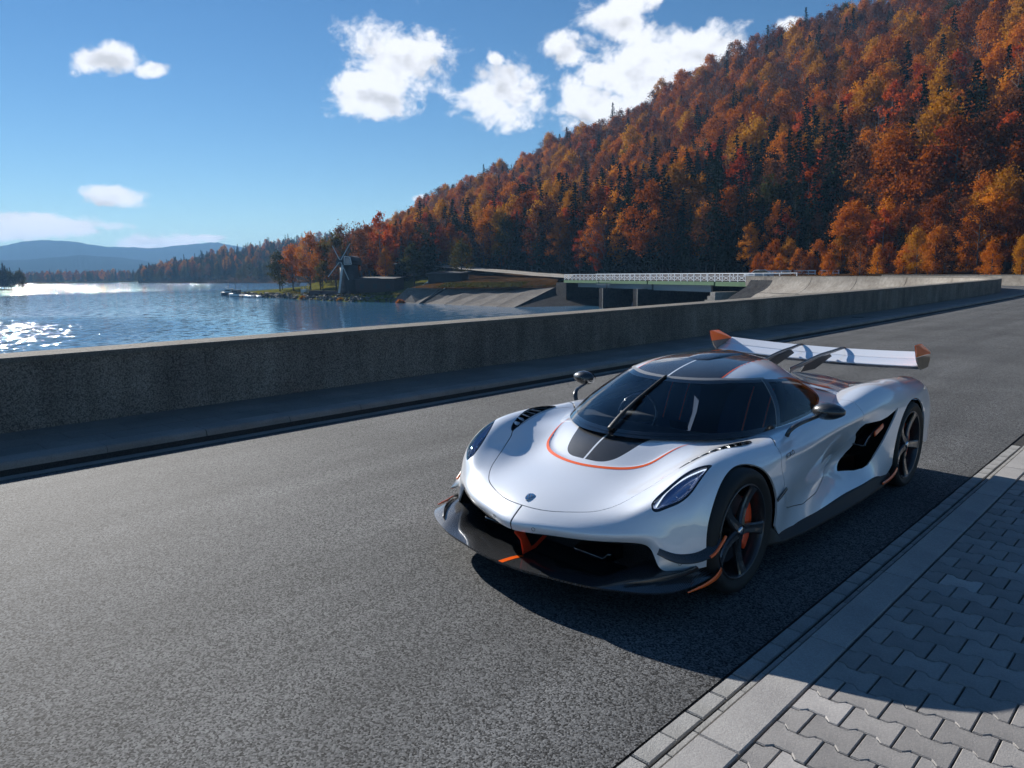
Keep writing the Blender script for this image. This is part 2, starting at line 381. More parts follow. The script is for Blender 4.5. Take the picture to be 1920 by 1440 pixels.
glass('glass', (.86, .90, .92), 1.5); glass('lens', (.85, .88, .95), 1.4)
# --- road, walls, ground
def granular(name, c0, c1, rough, sc, bump, bd, big=None, bigscale=.6, spec=.5, tracks=False):
    """stony surface: grains of two tones, larger soft patches, fine relief"""
    m = mat(name, c0, rough, spec=spec); nt, N, L, b = tweak(m); tc = N.new('ShaderNodeTexCoord'); co = tc.outputs['Object']
    v = N.new('ShaderNodeTexVoronoi'); v.inputs['Scale'].default_value = sc; L.new(co, v.inputs['Vector'])
    n2 = N.new('ShaderNodeTexNoise'); n2.inputs['Scale'].default_value = sc*.35; n2.inputs['Detail'].default_value = 5; n2.inputs['Roughness'].default_value = .7; L.new(co, n2.inputs['Vector'])
    sep = N.new('ShaderNodeSeparateColor'); L.new(v.outputs['Color'], sep.inputs[0])
    ad = N.new('ShaderNodeMath'); ad.operation = 'MULTIPLY_ADD'; L.new(n2.outputs['Fac'], ad.inputs[0]); ad.inputs[1].default_value = .5; 
    ml = N.new('ShaderNodeMath'); ml.operation = 'MULTIPLY_ADD'; L.new(sep.outputs[0], ml.inputs[0]); ml.inputs[1].default_value = 1.15; ml.inputs[2].default_value = -.33; L.new(ml.outputs[0], ad.inputs[2])
    mx = N.new('ShaderNodeMix'); mx.data_type = 'RGBA'; L.new(ad.outputs[0], mx.inputs[0]); mx.inputs[6].default_value = (*c0, 1); mx.inputs[7].default_value = (*c1, 1)
    col = mx.outputs[2]
    if big:
        n3 = N.new('ShaderNodeTexNoise'); n3.inputs['Scale'].default_value = bigscale; n3.inputs['Detail'].default_value = 6; n3.inputs['Roughness'].default_value = .6; L.new(co, n3.inputs['Vector'])
        r = N.new('ShaderNodeMapRange'); r.inputs[1].default_value = .38; r.inputs[2].default_value = .62; L.new(n3.outputs['Fac'], r.inputs[0])
        m2 = N.new('ShaderNodeMix'); m2.data_type = 'RGBA'; m2.blend_type = 'MULTIPLY'; L.new(r.outputs[0], m2.inputs[0]); L.new(col, m2.inputs[6]); m2.inputs[7].default_value = (*big, 1); col = m2.outputs[2]
    if tracks is not False:                                                   # faint wheel tracks and streaks along the road
        mp_ = N.new('ShaderNodeMapping'); mp_.inputs['Scale'].default_value = tracks; L.new(co, mp_.inputs[0])
        n4 = N.new('ShaderNodeTexNoise'); n4.inputs['Scale'].default_value = 1.6; n4.inputs['Detail'].default_value = 5; L.new(mp_.outputs[0], n4.inputs['Vector'])
        r4 = N.new('ShaderNodeMapRange'); r4.inputs[1].default_value = .3; r4.inputs[2].default_value = .7; r4.inputs[3].default_value = .80; r4.inputs[4].default_value = 1.18; L.new(n4.outputs['Fac'], r4.inputs[0])
        c4 = N.new('ShaderNodeCombineColor'); [L.new(r4.outputs[0], c4.inputs[i]) for i in range(3)]
        m4 = N.new('ShaderNodeMix'); m4.data_type = 'RGBA'; m4.blend_type = 'MULTIPLY'; m4.inputs[0].default_value = 1; L.new(col, m4.inputs[6]); L.new(c4.outputs[0], m4.inputs[7]); col = m4.outputs[2]
    L.new(col, b.inputs['Base Color'])
    bp = N.new('ShaderNodeBump'); bp.inputs['Strength'].default_value = bump; bp.inputs['Distance'].default_value = bd
    iv = N.new('ShaderNodeMath'); iv.operation = 'SUBTRACT'; L.new(sep.outputs[1], iv.inputs[0]); L.new(v.outputs['Distance'], iv.inputs[1])
    L.new(iv.outputs[0], bp.inputs['Height']); L.new(bp.outputs[0], b.inputs['Normal']); return m
granular('asphalt', (.018, .018, .018), (.184, .185, .184), .80, 125, .35, .006, (.76, .76, .76), .5, .22, (1.1, .04, 1))
granular('roughcast', (.13, .112, .095), (.46, .395, .325), .9, 85, 1, .012, (.66, .66, .68), .8, .3, (2.0, 2.0, .12))
granular('wall_top', (.16, .14, .115), (.30, .27, .23), .9, 90, 1, .012, (.8, .8, .8), 1.2)
granular('kerb_concrete', (.21, .19, .17), (.28, .25, .22), .8, 160, .4, .003, (.78, .78, .78), 2.2)
granular('slab_concrete', (.32, .30, .28), (.39, .37, .345), .75, 170, .35, .002, (.84, .84, .85), 3.0)
granular('sett_concrete', (.29, .28, .265), (.36, .35, .33), .8, 170, .4, .003, (.84, .84, .83), 4)
granular('walk_slab', (.17, .15, .13), (.23, .205, .175), .8, 120, .4, .003, (.75, .75, .75), 1.1)
granular('joint_sand', (.022, .021, .02), (.045, .042, .04), .95, 150, .8, .006)
granular('dam_concrete', (.27, .24, .205), (.34, .31, .27), .9, 5, .3, .02, (.66, .64, .62), .35, .15)
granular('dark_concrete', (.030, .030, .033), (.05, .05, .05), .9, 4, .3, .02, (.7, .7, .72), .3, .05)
granular('slope_concrete', (.15, .135, .12), (.20, .18, .16), .95, 4, .3, .02, (.70, .69, .68), .3, .1)
granular('rock', (.06, .055, .05), (.14, .13, .12), .9, 3, .6, .05)
granular('forest_floor', (.045, .026, .012), (.085, .045, .018), .95, .9, .5, .1, (.6, .6, .55), .08, 0)
granular('grass', (.085, .09, .02), (.17, .15, .035), .95, 3, .8, .1, (.75, .8, .6), .2, 0)
granular('meadow', (.06, .075, .02), (.10, .10, .03), .95, .5, .5, .1, (.7, .7, .7), .03, 0)
def paver_mat():
    m = granular('paver', (.25, .235, .22), (.305, .285, .265), .72, 190, .35, .002, (.85, .85, .86), 6); nt, N, L, b = tweak(m)
    oi = N.new('ShaderNodeObjectInfo'); src = b.inputs['Base Color'].links[0].from_socket
    r = N.new('ShaderNodeMapRange'); r.inputs[3].default_value = .82; r.inputs[4].default_value = 1.16; L.new(oi.outputs['Random'], r.inputs[0])
    pw = N.new('ShaderNodeMath'); pw.operation = 'GREATER_THAN'; L.new(oi.outputs['Random'], pw.inputs[0]); pw.inputs[1].default_value = .93
    ad = N.new('ShaderNodeMath'); ad.operation = 'MULTIPLY_ADD'; L.new(pw.outputs[0], ad.inputs[0]); ad.inputs[1].default_value = .35; L.new(r.outputs[0], ad.inputs[2])
    cc = N.new('ShaderNodeCombineColor'); [L.new(ad.outputs[0], cc.inputs[i]) for i in range(3)]
    mx = N.new('ShaderNodeMix'); mx.data_type = 'RGBA'; mx.blend_type = 'MULTIPLY'; mx.inputs[0].default_value = 1; L.new(src, mx.inputs[6]); L.new(cc.outputs[0], mx.inputs[7]); L.new(mx.outputs[2], b.inputs['Base Color'])
paver_mat()
# --- lake: wind-roughened in patches, calm between
m = mat('water', (.05, .15, .27), .07, spec=.5); nt, N, L, b = tweak(m); b.inputs['IOR'].default_value = 1.33
tc = N.new('ShaderNodeTexCoord'); mp = N.new('ShaderNodeMapping'); mp.inputs['Scale'].default_value = (1, .6, 1); mp.inputs['Rotation'].default_value = (0, 0, .5); L.new(tc.outputs['Object'], mp.inputs[0])
def vm(op, a, b_=None, s_=None):
    n = N.new('ShaderNodeVectorMath'); n.operation = op
    for i, x in enumerate((a, b_)):
        if x is None: continue
        if isinstance(x, tuple): n.inputs[i].default_value = x
        else: L.new(x, n.inputs[i])
    if s_ is not None:
        if isinstance(s_, float): n.inputs['Scale'].default_value = s_
        else: L.new(s_, n.inputs['Scale'])
    return n
acc = None
for sc, w in ((1.0, .75), (3.0, .55), (9, .3)):
    n = N.new('ShaderNodeTexNoise'); n.inputs['Scale'].default_value = sc; n.inputs['Detail'].default_value = 2; L.new(mp.outputs[0], n.inputs['Vector'])
    v = vm('SCALE', vm('SUBTRACT', n.outputs['Color'], (.5, .5, .5)).outputs[0], None, w).outputs[0]
    acc = v if acc is None else vm('ADD', acc, v).outputs[0]
acc = vm('MULTIPLY', acc, (1, 1, 0)).outputs[0]
def ramp(src, a, b_, c, d_):
    r = N.new('ShaderNodeMapRange'); r.interpolation_type = 'SMOOTHSTEP'; L.new(src, r.inputs[0])
    for i, x in enumerate((a, b_, c, d_)): r.inputs[1+i].default_value = x
    return r.outputs[0]
sep = N.new('ShaderNodeSeparateXYZ'); L.new(tc.outputs['Object'], sep.inputs[0])
far = ramp(sep.outputs[0], -285, -330, 0, 1.7)                               # open water beyond the calm
dn = vm('DISTANCE', tc.outputs['Object'], (-98, -4, 0)).outputs['Value']; near = ramp(dn, 52, 12, 0, 1.15)   # gust near the dam
cal = N.new('ShaderNodeTexNoise'); cal.inputs['Scale'].default_value = .02; cal.inputs['Detail'].default_value = 4; L.new(mp.outputs[0], cal.inputs['Vector'])
base = ramp(cal.outputs['Fac'], .38, .64, .05, .13)
def m2(op, a, b_):
    n = N.new('ShaderNodeMath'); n.operation = op; L.new(a, n.inputs[0]); L.new(b_, n.inputs[1]); return n.outputs[0]
amp = m2('MAXIMUM', m2('MAXIMUM', far, near), base)
nrm = vm('NORMALIZE', vm('ADD', vm('SCALE', acc, None, amp).outputs[0], (0, 0, .5)).outputs[0]).outputs[0]
L.new(nrm, b.inputs['Normal'])
# --- trees and small things
def leaf(name, cols, trans=.38):
    """foliage: tone varies by tree and by clump"""
    m = bpy.data.materials.new(name); m.use_nodes = True; nt = m.node_tree; N, L = nt.nodes, nt.links
    for n in list(N): N.remove(n)
    out = N.new('ShaderNodeOutputMaterial'); oi = N.new('ShaderNodeObjectInfo'); tc = N.new('ShaderNodeTexCoord')
    ns = N.new('ShaderNodeTexNoise'); ns.inputs['Scale'].default_value = .9; ns.inputs['Detail'].default_value = 3; L.new(tc.outputs['Object'], ns.inputs['Vector'])
    ad = N.new('ShaderNodeMath'); ad.operation = 'MULTIPLY_ADD'; L.new(ns.outputs['Fac'], ad.inputs[0]); ad.inputs[1].default_value = .9; 
    sb = N.new('ShaderNodeMath'); sb.operation = 'MULTIPLY_ADD'; L.new(oi.outputs['Random'], sb.inputs[0]); sb.inputs[1].default_value = .75; sb.inputs[2].default_value = -.32; L.new(sb.outputs[0], ad.inputs[2])
    ra = N.new('ShaderNodeValToRGB'); L.new(ad.outputs[0], ra.inputs[0]); e = ra.color_ramp.elements
    while len(e) < len(cols): e.new(.5)
    for i, c in enumerate(cols): e[i].position = i/(len(cols)-1); e[i].color = (*c, 1)
    d = N.new('ShaderNodeBsdfDiffuse'); t = N.new('ShaderNodeBsdfTranslucent'); L.new(ra.outputs[0], d.inputs[0]); L.new(ra.outputs[0], t.inputs[0])
    mx = N.new('ShaderNodeMixShader'); mx.inputs[0].default_value = trans; L.new(d.outputs[0], mx.inputs[1]); L.new(t.outputs[0], mx.inputs[2]); L.new(mx.outputs[0], out.inputs[0]); M[name] = m
leaf('leaf_rust', [(.13, .030, .006), (.29, .075, .008), (.42, .125, .012), (.52, .18, .018)])
leaf('leaf_orange', [(.28, .065, .006), (.46, .13, .010), (.58, .20, .014), (.62, .26, .02)])
leaf('leaf_gold', [(.24, .095, .010), (.42, .18, .014), (.54, .26, .02)])
leaf('leaf_brown', [(.060, .022, .010), (.12, .042, .016), (.17, .062, .022), (.13, .062, .036)])
leaf('leaf_olive', [(.030, .034, .010), (.065, .062, .016), (.12, .085, .02)])
leaf('leaf_red', [(.22, .03, .010), (.42, .07, .014), (.52, .11, .02)])
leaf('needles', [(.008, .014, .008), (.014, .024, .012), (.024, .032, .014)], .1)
leaf('needles_brown', [(.018, .016, .008), (.035, .026, .012), (.05, .035, .014)], .1)
mat('bark', (.055, .045, .038), .9, var=(.10, .085, .07), scale=3); mat('birch', (.20, .18, .16), .9, var=(.10, .09, .08), scale=2)
mat('tarred_wood', (.012, .012, .014), .6, var=(.02, .02, .022), scale=4); mat('white_wood', (.62, .62, .60), .6, var=(.5, .5, .48), scale=6); mat('sail_grey', (.5, .5, .49), .7, var=(.4, .4, .39), scale=5); mat('pane_dark', (.012, .013, .015), .6); mat('grey_wood', (.25, .24, .23), .8, var=(.16, .15, .14), scale=5)
mat('white_metal', (.72, .73, .74), .4); mat('green_paint', (.075, .165, .055), .5, var=(.055, .125, .045), scale=1.5); mat('steel_grey', (.20, .21, .22), .5, metal=.3)
mat('boat_white', (.7, .7, .68), .35, var=(.55, .55, .53), scale=3); mat('boat_dark', (.03, .035, .05), .4); mat('window_dark', (.01, .012, .016), .1, coat=1); mat('brick_dark', (.05, .025, .02), .8, var=(.035, .02, .018), scale=8)
mat('roof_dark', (.035, .033, .034), .8); mat('window_sky', (.10, .13, .18), .08, coat=1); mat('far_land', (.022, .036, .036), 1, spec=0, var=(.028, .038, .036), scale=.004)
# ---------------------------------------------------------------- car body nets (x right side, y rearward, front axle at y = 0)
BODY = np.array([
 [(0,-.894,.352),(.21,-.852,.364),(.44,-.775,.374),(.585,-.69,.379),(.685,-.62,.376),(.735,-.60,.34),(.772,-.60,.278),(.80,-.58,.252),(.84,-.535,.247),(.88,-.485,.249),(.915,-.43,.254),(.945,-.38,.26)],
 [(0,-.902,.39),(.215,-.862,.40),(.44,-.788,.406),(.59,-.705,.41),(.70,-.632,.41),(.757,-.60,.388),(.803,-.573,.348),(.838,-.545,.323),(.872,-.505,.31),(.905,-.46,.306),(.932,-.418,.305),(.952,-.38,.305)],
 [(0,-.866,.43),(.22,-.832,.436),(.44,-.762,.444),(.585,-.69,.45),(.695,-.625,.458),(.767,-.58,.455),(.823,-.537,.44),(.867,-.497,.42),(.902,-.455,.40),(.928,-.415,.385),(.946,-.385,.375),(.96,-.36,.37)],
 [(0,-.775,.49),(.22,-.75,.488),(.42,-.69,.492),(.555,-.635,.51),(.655,-.595,.54),(.738,-.555,.56),(.808,-.51,.562),(.865,-.46,.545),(.905,-.41,.51),(.932,-.375,.475),(.95,-.345,.45),(.963,-.325,.44)],
 [(0,-.60,.548),(.22,-.58,.542),(.42,-.53,.540),(.54,-.495,.570),(.64,-.465,.61),(.727,-.44,.65),(.802,-.405,.663),(.868,-.37,.645),(.915,-.33,.595),(.942,-.305,.55),(.958,-.29,.515),(.967,-.28,.495)],
 [(0,-.36,.602),(.22,-.35,.592),(.42,-.31,.590),(.54,-.285,.625),(.64,-.27,.68),(.73,-.255,.732),(.81,-.235,.742),(.88,-.21,.712),(.93,-.185,.652),(.955,-.165,.595),(.968,-.155,.555),(.972,-.15,.53)],
 [(0,-.13,.712),(.22,-.10,.705),(.42,-.05,.692),(.54,-.03,.702),(.65,-.02,.728),(.745,-.01,.772),(.825,0,.772),(.895,0,.738),(.945,0,.68),(.967,0,.62),(.976,0,.56),(.978,0,.51)],
 [(0,.10,.765),(.22,.11,.762),(.42,.15,.748),(.54,.18,.732),(.65,.19,.742),(.75,.195,.775),(.83,.20,.773),(.90,.205,.738),(.948,.215,.67),(.965,.235,.57),(.97,.255,.46),(.97,.275,.36)],
 [(0,.4,.75),(.22,.4,.75),(.42,.4,.75),(.55,.4,.742),(.66,.4,.742),(.755,.4,.765),(.835,.4,.764),(.905,.405,.73),(.95,.41,.65),(.965,.42,.52),(.963,.425,.37),(.955,.43,.21)],
 [(0,.65,.74),(.22,.65,.74),(.42,.65,.74),(.55,.65,.74),(.66,.65,.75),(.755,.65,.77),(.835,.65,.76),(.90,.65,.72),(.94,.65,.63),(.94,.65,.50),(.93,.65,.36),(.945,.65,.21)],
 [(0,.95,.68),(.22,.95,.68),(.42,.95,.69),(.55,.95,.72),(.66,.95,.755),(.76,.95,.775),(.835,.95,.765),(.89,.95,.72),(.92,.95,.63),(.905,.95,.50),(.895,.95,.36),(.945,.95,.21)],
 [(0,1.25,.68),(.22,1.25,.68),(.42,1.25,.69),(.55,1.25,.73),(.66,1.25,.765),(.765,1.25,.785),(.835,1.25,.78),(.885,1.25,.735),(.905,1.25,.645),(.87,1.25,.50),(.85,1.25,.36),(.945,1.25,.215)],
 [(0,1.55,.7),(.22,1.55,.7),(.42,1.55,.71),(.55,1.55,.75),(.66,1.55,.78),(.765,1.55,.80),(.84,1.55,.795),(.89,1.55,.75),(.905,1.55,.665),(.84,1.55,.51),(.80,1.55,.36),(.945,1.55,.22)],
 [(0,1.85,.73),(.22,1.85,.73),(.42,1.85,.74),(.55,1.85,.775),(.67,1.85,.81),(.77,1.85,.83),(.85,1.85,.825),(.905,1.85,.78),(.925,1.85,.69),(.87,1.85,.53),(.82,1.85,.37),(.955,1.85,.22)],
 [(0,2.1,.75),(.22,2.1,.75),(.42,2.1,.76),(.55,2.1,.80),(.66,2.1,.84),(.77,2.1,.865),(.86,2.1,.855),(.925,2.1,.805),(.955,2.1,.71),(.95,2.1,.55),(.945,2.1,.38),(.965,2.1,.22)],
 [(0,2.3,.76),(.22,2.3,.76),(.42,2.3,.765),(.55,2.3,.805),(.66,2.3,.855),(.77,2.3,.885),(.865,2.3,.875),(.935,2.3,.825),(.975,2.3,.73),(.985,2.3,.57),(.985,2.3,.39),(.975,2.3,.21)],
 [(0,2.5,.765),(.22,2.5,.765),(.42,2.5,.765),(.54,2.5,.80),(.65,2.5,.848),(.77,2.5,.88),(.87,2.5,.87),(.945,2.5,.82),(.985,2.5,.73),(.995,2.5,.60),(.995,2.5,.48),(.99,2.5,.38)],
 [(0,2.7,.765),(.22,2.7,.765),(.42,2.7,.765),(.54,2.7,.795),(.65,2.7,.84),(.77,2.7,.878),(.87,2.7,.868),(.948,2.7,.818),(.988,2.7,.735),(.998,2.7,.62),(1.0,2.7,.52),(1.0,2.7,.44)],
 [(0,2.95,.76),(.22,2.95,.76),(.42,2.95,.76),(.54,2.95,.785),(.65,2.95,.822),(.77,2.95,.86),(.865,2.95,.85),(.945,2.95,.80),(.985,2.95,.72),(.995,2.95,.61),(.997,2.95,.51),(.995,2.95,.42)],
 [(0,3.2,.745),(.22,3.2,.745),(.42,3.2,.745),(.53,3.2,.765),(.64,3.2,.81),(.76,3.2,.845),(.85,3.2,.835),(.925,3.2,.785),(.965,3.2,.69),(.98,3.2,.57),(.98,3.2,.44),(.975,3.2,.30)],
 [(0,3.4,.72),(.22,3.4,.72),(.42,3.4,.72),(.52,3.4,.735),(.62,3.4,.77),(.74,3.4,.80),(.825,3.4,.79),(.90,3.4,.74),(.94,3.4,.65),(.955,3.4,.53),(.955,3.4,.40),(.95,3.4,.28)],
 [(0,3.56,.66),(.2,3.56,.66),(.4,3.56,.66),(.5,3.56,.67),(.6,3.56,.69),(.71,3.55,.71),(.79,3.54,.70),(.86,3.53,.66),(.9,3.52,.59),(.915,3.52,.5),(.915,3.52,.4),(.91,3.52,.3)],
], float)
# cabin: each entry base, lower third, upper third, shoulder of the roof, spine
CABIN = np.array([
 [(0,-.062,.76),(0,.19,.87),(0,.46,.975),(0,.76,1.075),(0,1.1,1.13)],
 [(.19,-.025,.757),(.175,.22,.868),(.16,.49,.974),(.12,.78,1.078),(0,1.12,1.133)],
 [(.36,.075,.755),(.335,.30,.868),(.30,.55,.975),(.225,.82,1.08),(0,1.15,1.136)],
 [(.52,.23,.754),(.48,.42,.868),(.42,.64,.975),(.32,.88,1.08),(0,1.2,1.139)],
 [(.64,.42,.754),(.59,.58,.868),(.515,.76,.975),(.385,.97,1.082),(0,1.27,1.141)],
 [(.71,.64,.755),(.655,.75,.868),(.57,.90,.975),(.42,1.07,1.083),(0,1.36,1.141)],
 [(.745,.88,.758),(.69,.95,.87),(.605,1.05,.975),(.44,1.19,1.083),(0,1.46,1.138)],
 [(.76,1.14,.765),(.70,1.17,.872),(.615,1.23,.972),(.445,1.34,1.075),(0,1.58,1.13)],
 [(.755,1.43,.775),(.695,1.43,.873),(.60,1.45,.962),(.43,1.52,1.052),(0,1.72,1.11)],
 [(.735,1.75,.79),(.65,1.75,.865),(.53,1.75,.928),(.36,1.78,.99),(0,1.92,1.045)],
 [(.68,2.1,.79),(.57,2.1,.845),(.44,2.09,.885),(.28,2.1,.925),(0,2.2,.955)],
 [(.58,2.5,.785),(.45,2.5,.82),(.33,2.48,.845),(.2,2.48,.868),(0,2.54,.885)],
 [(.42,2.9,.765),(.32,2.9,.79),(.22,2.88,.81),(.12,2.87,.825),(0,2.88,.835)],
 [(.26,3.2,.75),(.2,3.2,.765),(.14,3.18,.78),(.07,3.17,.79),(0,3.17,.795)],
 [(.06,3.36,.735),(.045,3.35,.745),(.03,3.34,.755),(.015,3.33,.76),(0,3.33,.765)],
], float)
def mirnet(C, axis_first):
    """net continued across x = 0 so that the surface is smooth there"""
    if axis_first: M = C[:, 1:][:, ::-1]*[-1, 1, 1]; return np.concatenate([M, C], 1)
    M = C[:, :-1][:, ::-1]*[-1, 1, 1]; return np.concatenate([C, M], 1)
def crease(C):
    """extra column below the shoulder that pulls out the waist line along the door"""
    r, c, _ = C.shape; tv = knots(C.transpose(1, 0, 2)); mid = (tv[7]*.45+tv[8]*.55)
    col = nat_spline(tv, C.transpose(1, 0, 2).reshape(c, -1), np.array([mid])).reshape(r, 3)
    y = C[:, 8, 1]; col[:, 0] += .011*np.clip((y-.30)/.2, 0, 1)*np.clip((2.2-y)/.35, 0, 1)
    return np.concatenate([C[:, :8], col[:, None], C[:, 8:]], 1)
def build_body():
    S = surf(mirnet(crease(BODY), True), 330, 301)
    return TM(S.reshape(-1, 3), net_tris(330, 301, True))
def build_cabin():
    S = surf(mirnet(CABIN, False), 400, 241)[:, :121]; S[:, -1, 0] = 0; S[0, :, 0] = 0
    h = TM(S.reshape(-1, 3), net_tris(400, 121)); m = weld(join(h, h.mirror()))
    return m
# ================================================================= the car
def build_car():
    car = empty('sports_car', (0, 0, .018), (0, math.radians(1.1), 0))
    tag(car, 'white low sports car with orange accents, black wheels and tall rear wing', 'car')
    W, CF, OR, BK, GB = M['pearl'], M['carbon'], M['orange'], M['black_plastic'], M['gloss_black']
    GAP = .0025
    body, cab = build_body(), build_cabin()
    ax = lambda m: np.abs(m.V[:, 0])
    xy = lambda m: np.c_[ax(m), m.V[:, 1]]
    yz = lambda m: m.V[:, 1:]
    side = lambda m, s: s*m.V[:, 0]
    def cutout(m, f, gap=GAP):
        """returns (piece inside, rest) with a panel gap between"""
        i, _ = split(m, f+gap) if gap else split(m, f)
        g = f if len(f) == len(m.V) else None
        _, o = split(m, g-gap)
        return i, o
    # --- outlines (top view: |x|, y   side view: y, z)
    HOOD = smooth_poly([(-.18,-.785),(0,-.809),(.18,-.785),(.365,-.702),(.45,-.635),(.505,-.56),(.54,-.48),(.585,-.36),(.622,-.262),(.648,-.215),(.668,-.10),(.69,.05),(.71,.18),(.73,.33),(.70,.45),(.5,.45),(.2,.45),(-.2,.45),(-.3,0),(-.3,-.4)], 5)
    HEAD = smooth_poly([(.694,-.562),(.686,-.535),(.705,-.45),(.748,-.33),(.80,-.238),(.832,-.198),(.838,-.25),(.842,-.335),(.838,-.42),(.808,-.49),(.75,-.552),(.715,-.572)], 5)
    VENT = smooth_poly([(.652,-.228),(.69,-.18),(.74,-.05),(.785,.07),(.812,.16),(.815,.25),(.795,.33),(.755,.35),(.722,.20),(.695,.03),(.668,-.12),(.65,-.20)], 5)
    SCOOP = smooth_poly([(-.12,-.297),(0,-.312),(.12,-.297),(.24,-.255),(.33,-.20),(.39,-.135),(.425,-.05),(.455,.05),(.485,.16),(.5,.24),(.3,.4),(-.2,.4),(-.3,0)], 5)
    CARB = smooth_poly([(-.1,-.25),(0,-.257),(.11,-.247),(.18,-.20),(.222,-.12),(.255,-.02),(.285,.08),(.3,.3),(-.3,.3)], 5)
    DOOR = np.array([(.66,.95),(.605,.79),(.55,.768),(.46,.742),(.405,.66),(.415,.60),(.455,.47),(.505,.372),(.53,.352),(.83,.297),(1.1,.303),(1.38,.345),(1.56,.42),(1.70,.5),(1.80,.62),(1.80,.95)])
    INTAKE = np.array([(1.665,.318),(1.74,.365),(1.80,.405),(1.845,.46),(1.858,.505),(1.83,.55),(1.79,.592),(1.82,.63),(1.88,.654),(1.98,.652),(2.10,.652),(2.2,.668),(2.40,.718),(2.23,.56),(2.12,.435),(2.06,.355),(2.01,.315),(1.95,.300),(1.86,.295)])
    base = CABIN[:, 0, :2]
    FOOT = np.r_[[(-.5, -.02)], base[1:]*[.93, 1]+[0, .03], [(-.5, 3.3)]]
    # --- wheel openings
    def arch(m, cy, cz, r, xm):
        return np.maximum(np.hypot(m.V[:, 1]-cy, m.V[:, 2]-cz)-r, xm-ax(m))
    _, body = split(body, arch(body, -.03, .35, .378, .84))
    _, body = split(body, arch(body, 2.75, .35, .388, .80))
    liner = body.off(-.014)                                   # dark structure seen through the panel gaps
    _, liner = split(liner, sdpoly(xy(liner), FOOT))
    for P_, pr in ((HEAD, xy), (VENT, xy), (INTAKE, yz)):
        _, liner = split(liner, np.maximum(sdpoly(pr(liner), P_)-.012, .5-ax(liner)))
    # --- body panels
    _, body = split(body, sdpoly(xy(body), FOOT))             # the cabin opening
    f = np.maximum(sdpoly(xy(body), HEAD), .3-body.V[:, 2])
    lamp, body = split(body, f)
    f = sdpoly(xy(body), VENT)
    vent, body = split(body, f)
    f = np.maximum(sdpoly(yz(body), INTAKE), .55-ax(body))
    duct, body = split(body, f)
    f = sdpoly(xy(body), HOOD)
    hood, body = cutout(body, f)
    f = np.maximum(sdpoly(yz(body), DOOR), .45-ax(body))
    doors, body = cutout(body, f)
    f = body.V[:, 1]-1.2
    front, rear = split(body, f)
    # panel gap down the middle of the nose
    f = np.maximum(ax(front)-.006, front.V[:, 1]+.8)
    seam, front = split(front, f)
    hood, scoopreg = (lambda a: (a[1], a[0]))(split(hood, sdpoly(xy(hood), SCOOP)))
    add('front_clam', flange(front, .012), W, car)
    rearp = add('rear_clam', flange(rear, .012), W, car)
    hoodp = add('hood', flange(hood, .012), W, car)
    add('nose_seam', seam.off(-.004), GB, car)
    add('inner_structure', liner, BK, car)
    # --- hood recess: lip strip in orange, sunken panel, carbon insert with a white centre stripe
    lipd = sdpoly(xy(hood), SCOOP)
    wd = .019*np.clip(1-(hood.V[:, 1]+.23)/.42, .12, 1)
    strip, _ = split(hood, np.maximum(lipd-wd, hood.V[:, 1]-.2))
    add('orange_pinstripe', strip.off(.0012), OR, hoodp)
    sunk = TM(scoopreg.V.copy(), scoopreg.T, scoopreg.N)
    d = -sdpoly(xy(sunk), SCOOP)
    dep = .014*np.clip(1-(sunk.V[:, 1]+.30)/.40, 0, 1)*np.clip(d/.012, 0, 1)
    sunk.V[:, 2] -= dep
    sunk = TM(sunk.V, sunk.T)
    cin, cout = split(sunk, sdpoly(xy(sunk), CARB))
    cs, cin = split(cin, ax(cin)-.0065)
    add('recess_panel', cout, W, hoodp); add('carbon_insert', cin, CF, hoodp); add('centre_stripe', cs, W, hoodp)
    # --- headlights: dark bowl, lens, light strips
    for s in (-1, 1):
        one, _ = split(lamp, -side(lamp, s))
        bowl = TM(one.V.copy(), one.T, one.N)
        dd = np.clip(-sdpoly(xy(bowl), HEAD)/.03, 0, 1)
        bowl = bowl.off(0); bowl.V = bowl.V-bowl.N*(.005+.035*dd[:, None]); bowl = TM(bowl.V, bowl.T)
        h = add('headlight', bowl, M['lamp_bowl'], car)
        rim, lens = split(one, -(sdpoly(xy(one), HEAD)+.009))
        add('lamp_frame', flange(rim, .02), GB, h)
        ring_, _ = split(one, np.abs(sdpoly(xy(one), HEAD)+.0125)-.0018); add('lamp_trim', ring_.off(-.0025), M['chrome'], h); add('lens', lens.off(-.001), M['lens'], h)
        c = lambda x, y: np.array([s*x, y, zbody(body_ref, x, y)])
        for (x, y, r) in ((.775,-.47,.018),(.80,-.38,.020),(.815,-.31,.015)):
            p = c(x, y); n = np.array([s*.35, -.55, .75]); n /= np.linalg.norm(n)
            ring = [[p-n*.038+np.array([math.cos(w)*r*k, math.sin(w)*r*k*.8, math.sin(w)*r*k*.55]) for w in np.linspace(0, 2*math.pi, 17)[:-1]] for k in (1, .9, .5, .02)]
            ring = np.array(ring); ring[2] -= n*.012; ring[3] -= n*.014
            add('lamp_projector', loft(ring, cap=False), M['chrome'], h)
        path = [c(x, y)-np.array([s*.1, -.2, .9])*.020 for x, y in ((.712,-.545),(.714,-.46),(.752,-.355),(.80,-.265),(.822,-.225))]
        add('light_strip', sweep(smooth_poly(path, 4, False), .0035, 6), M['lamp_white'], h)
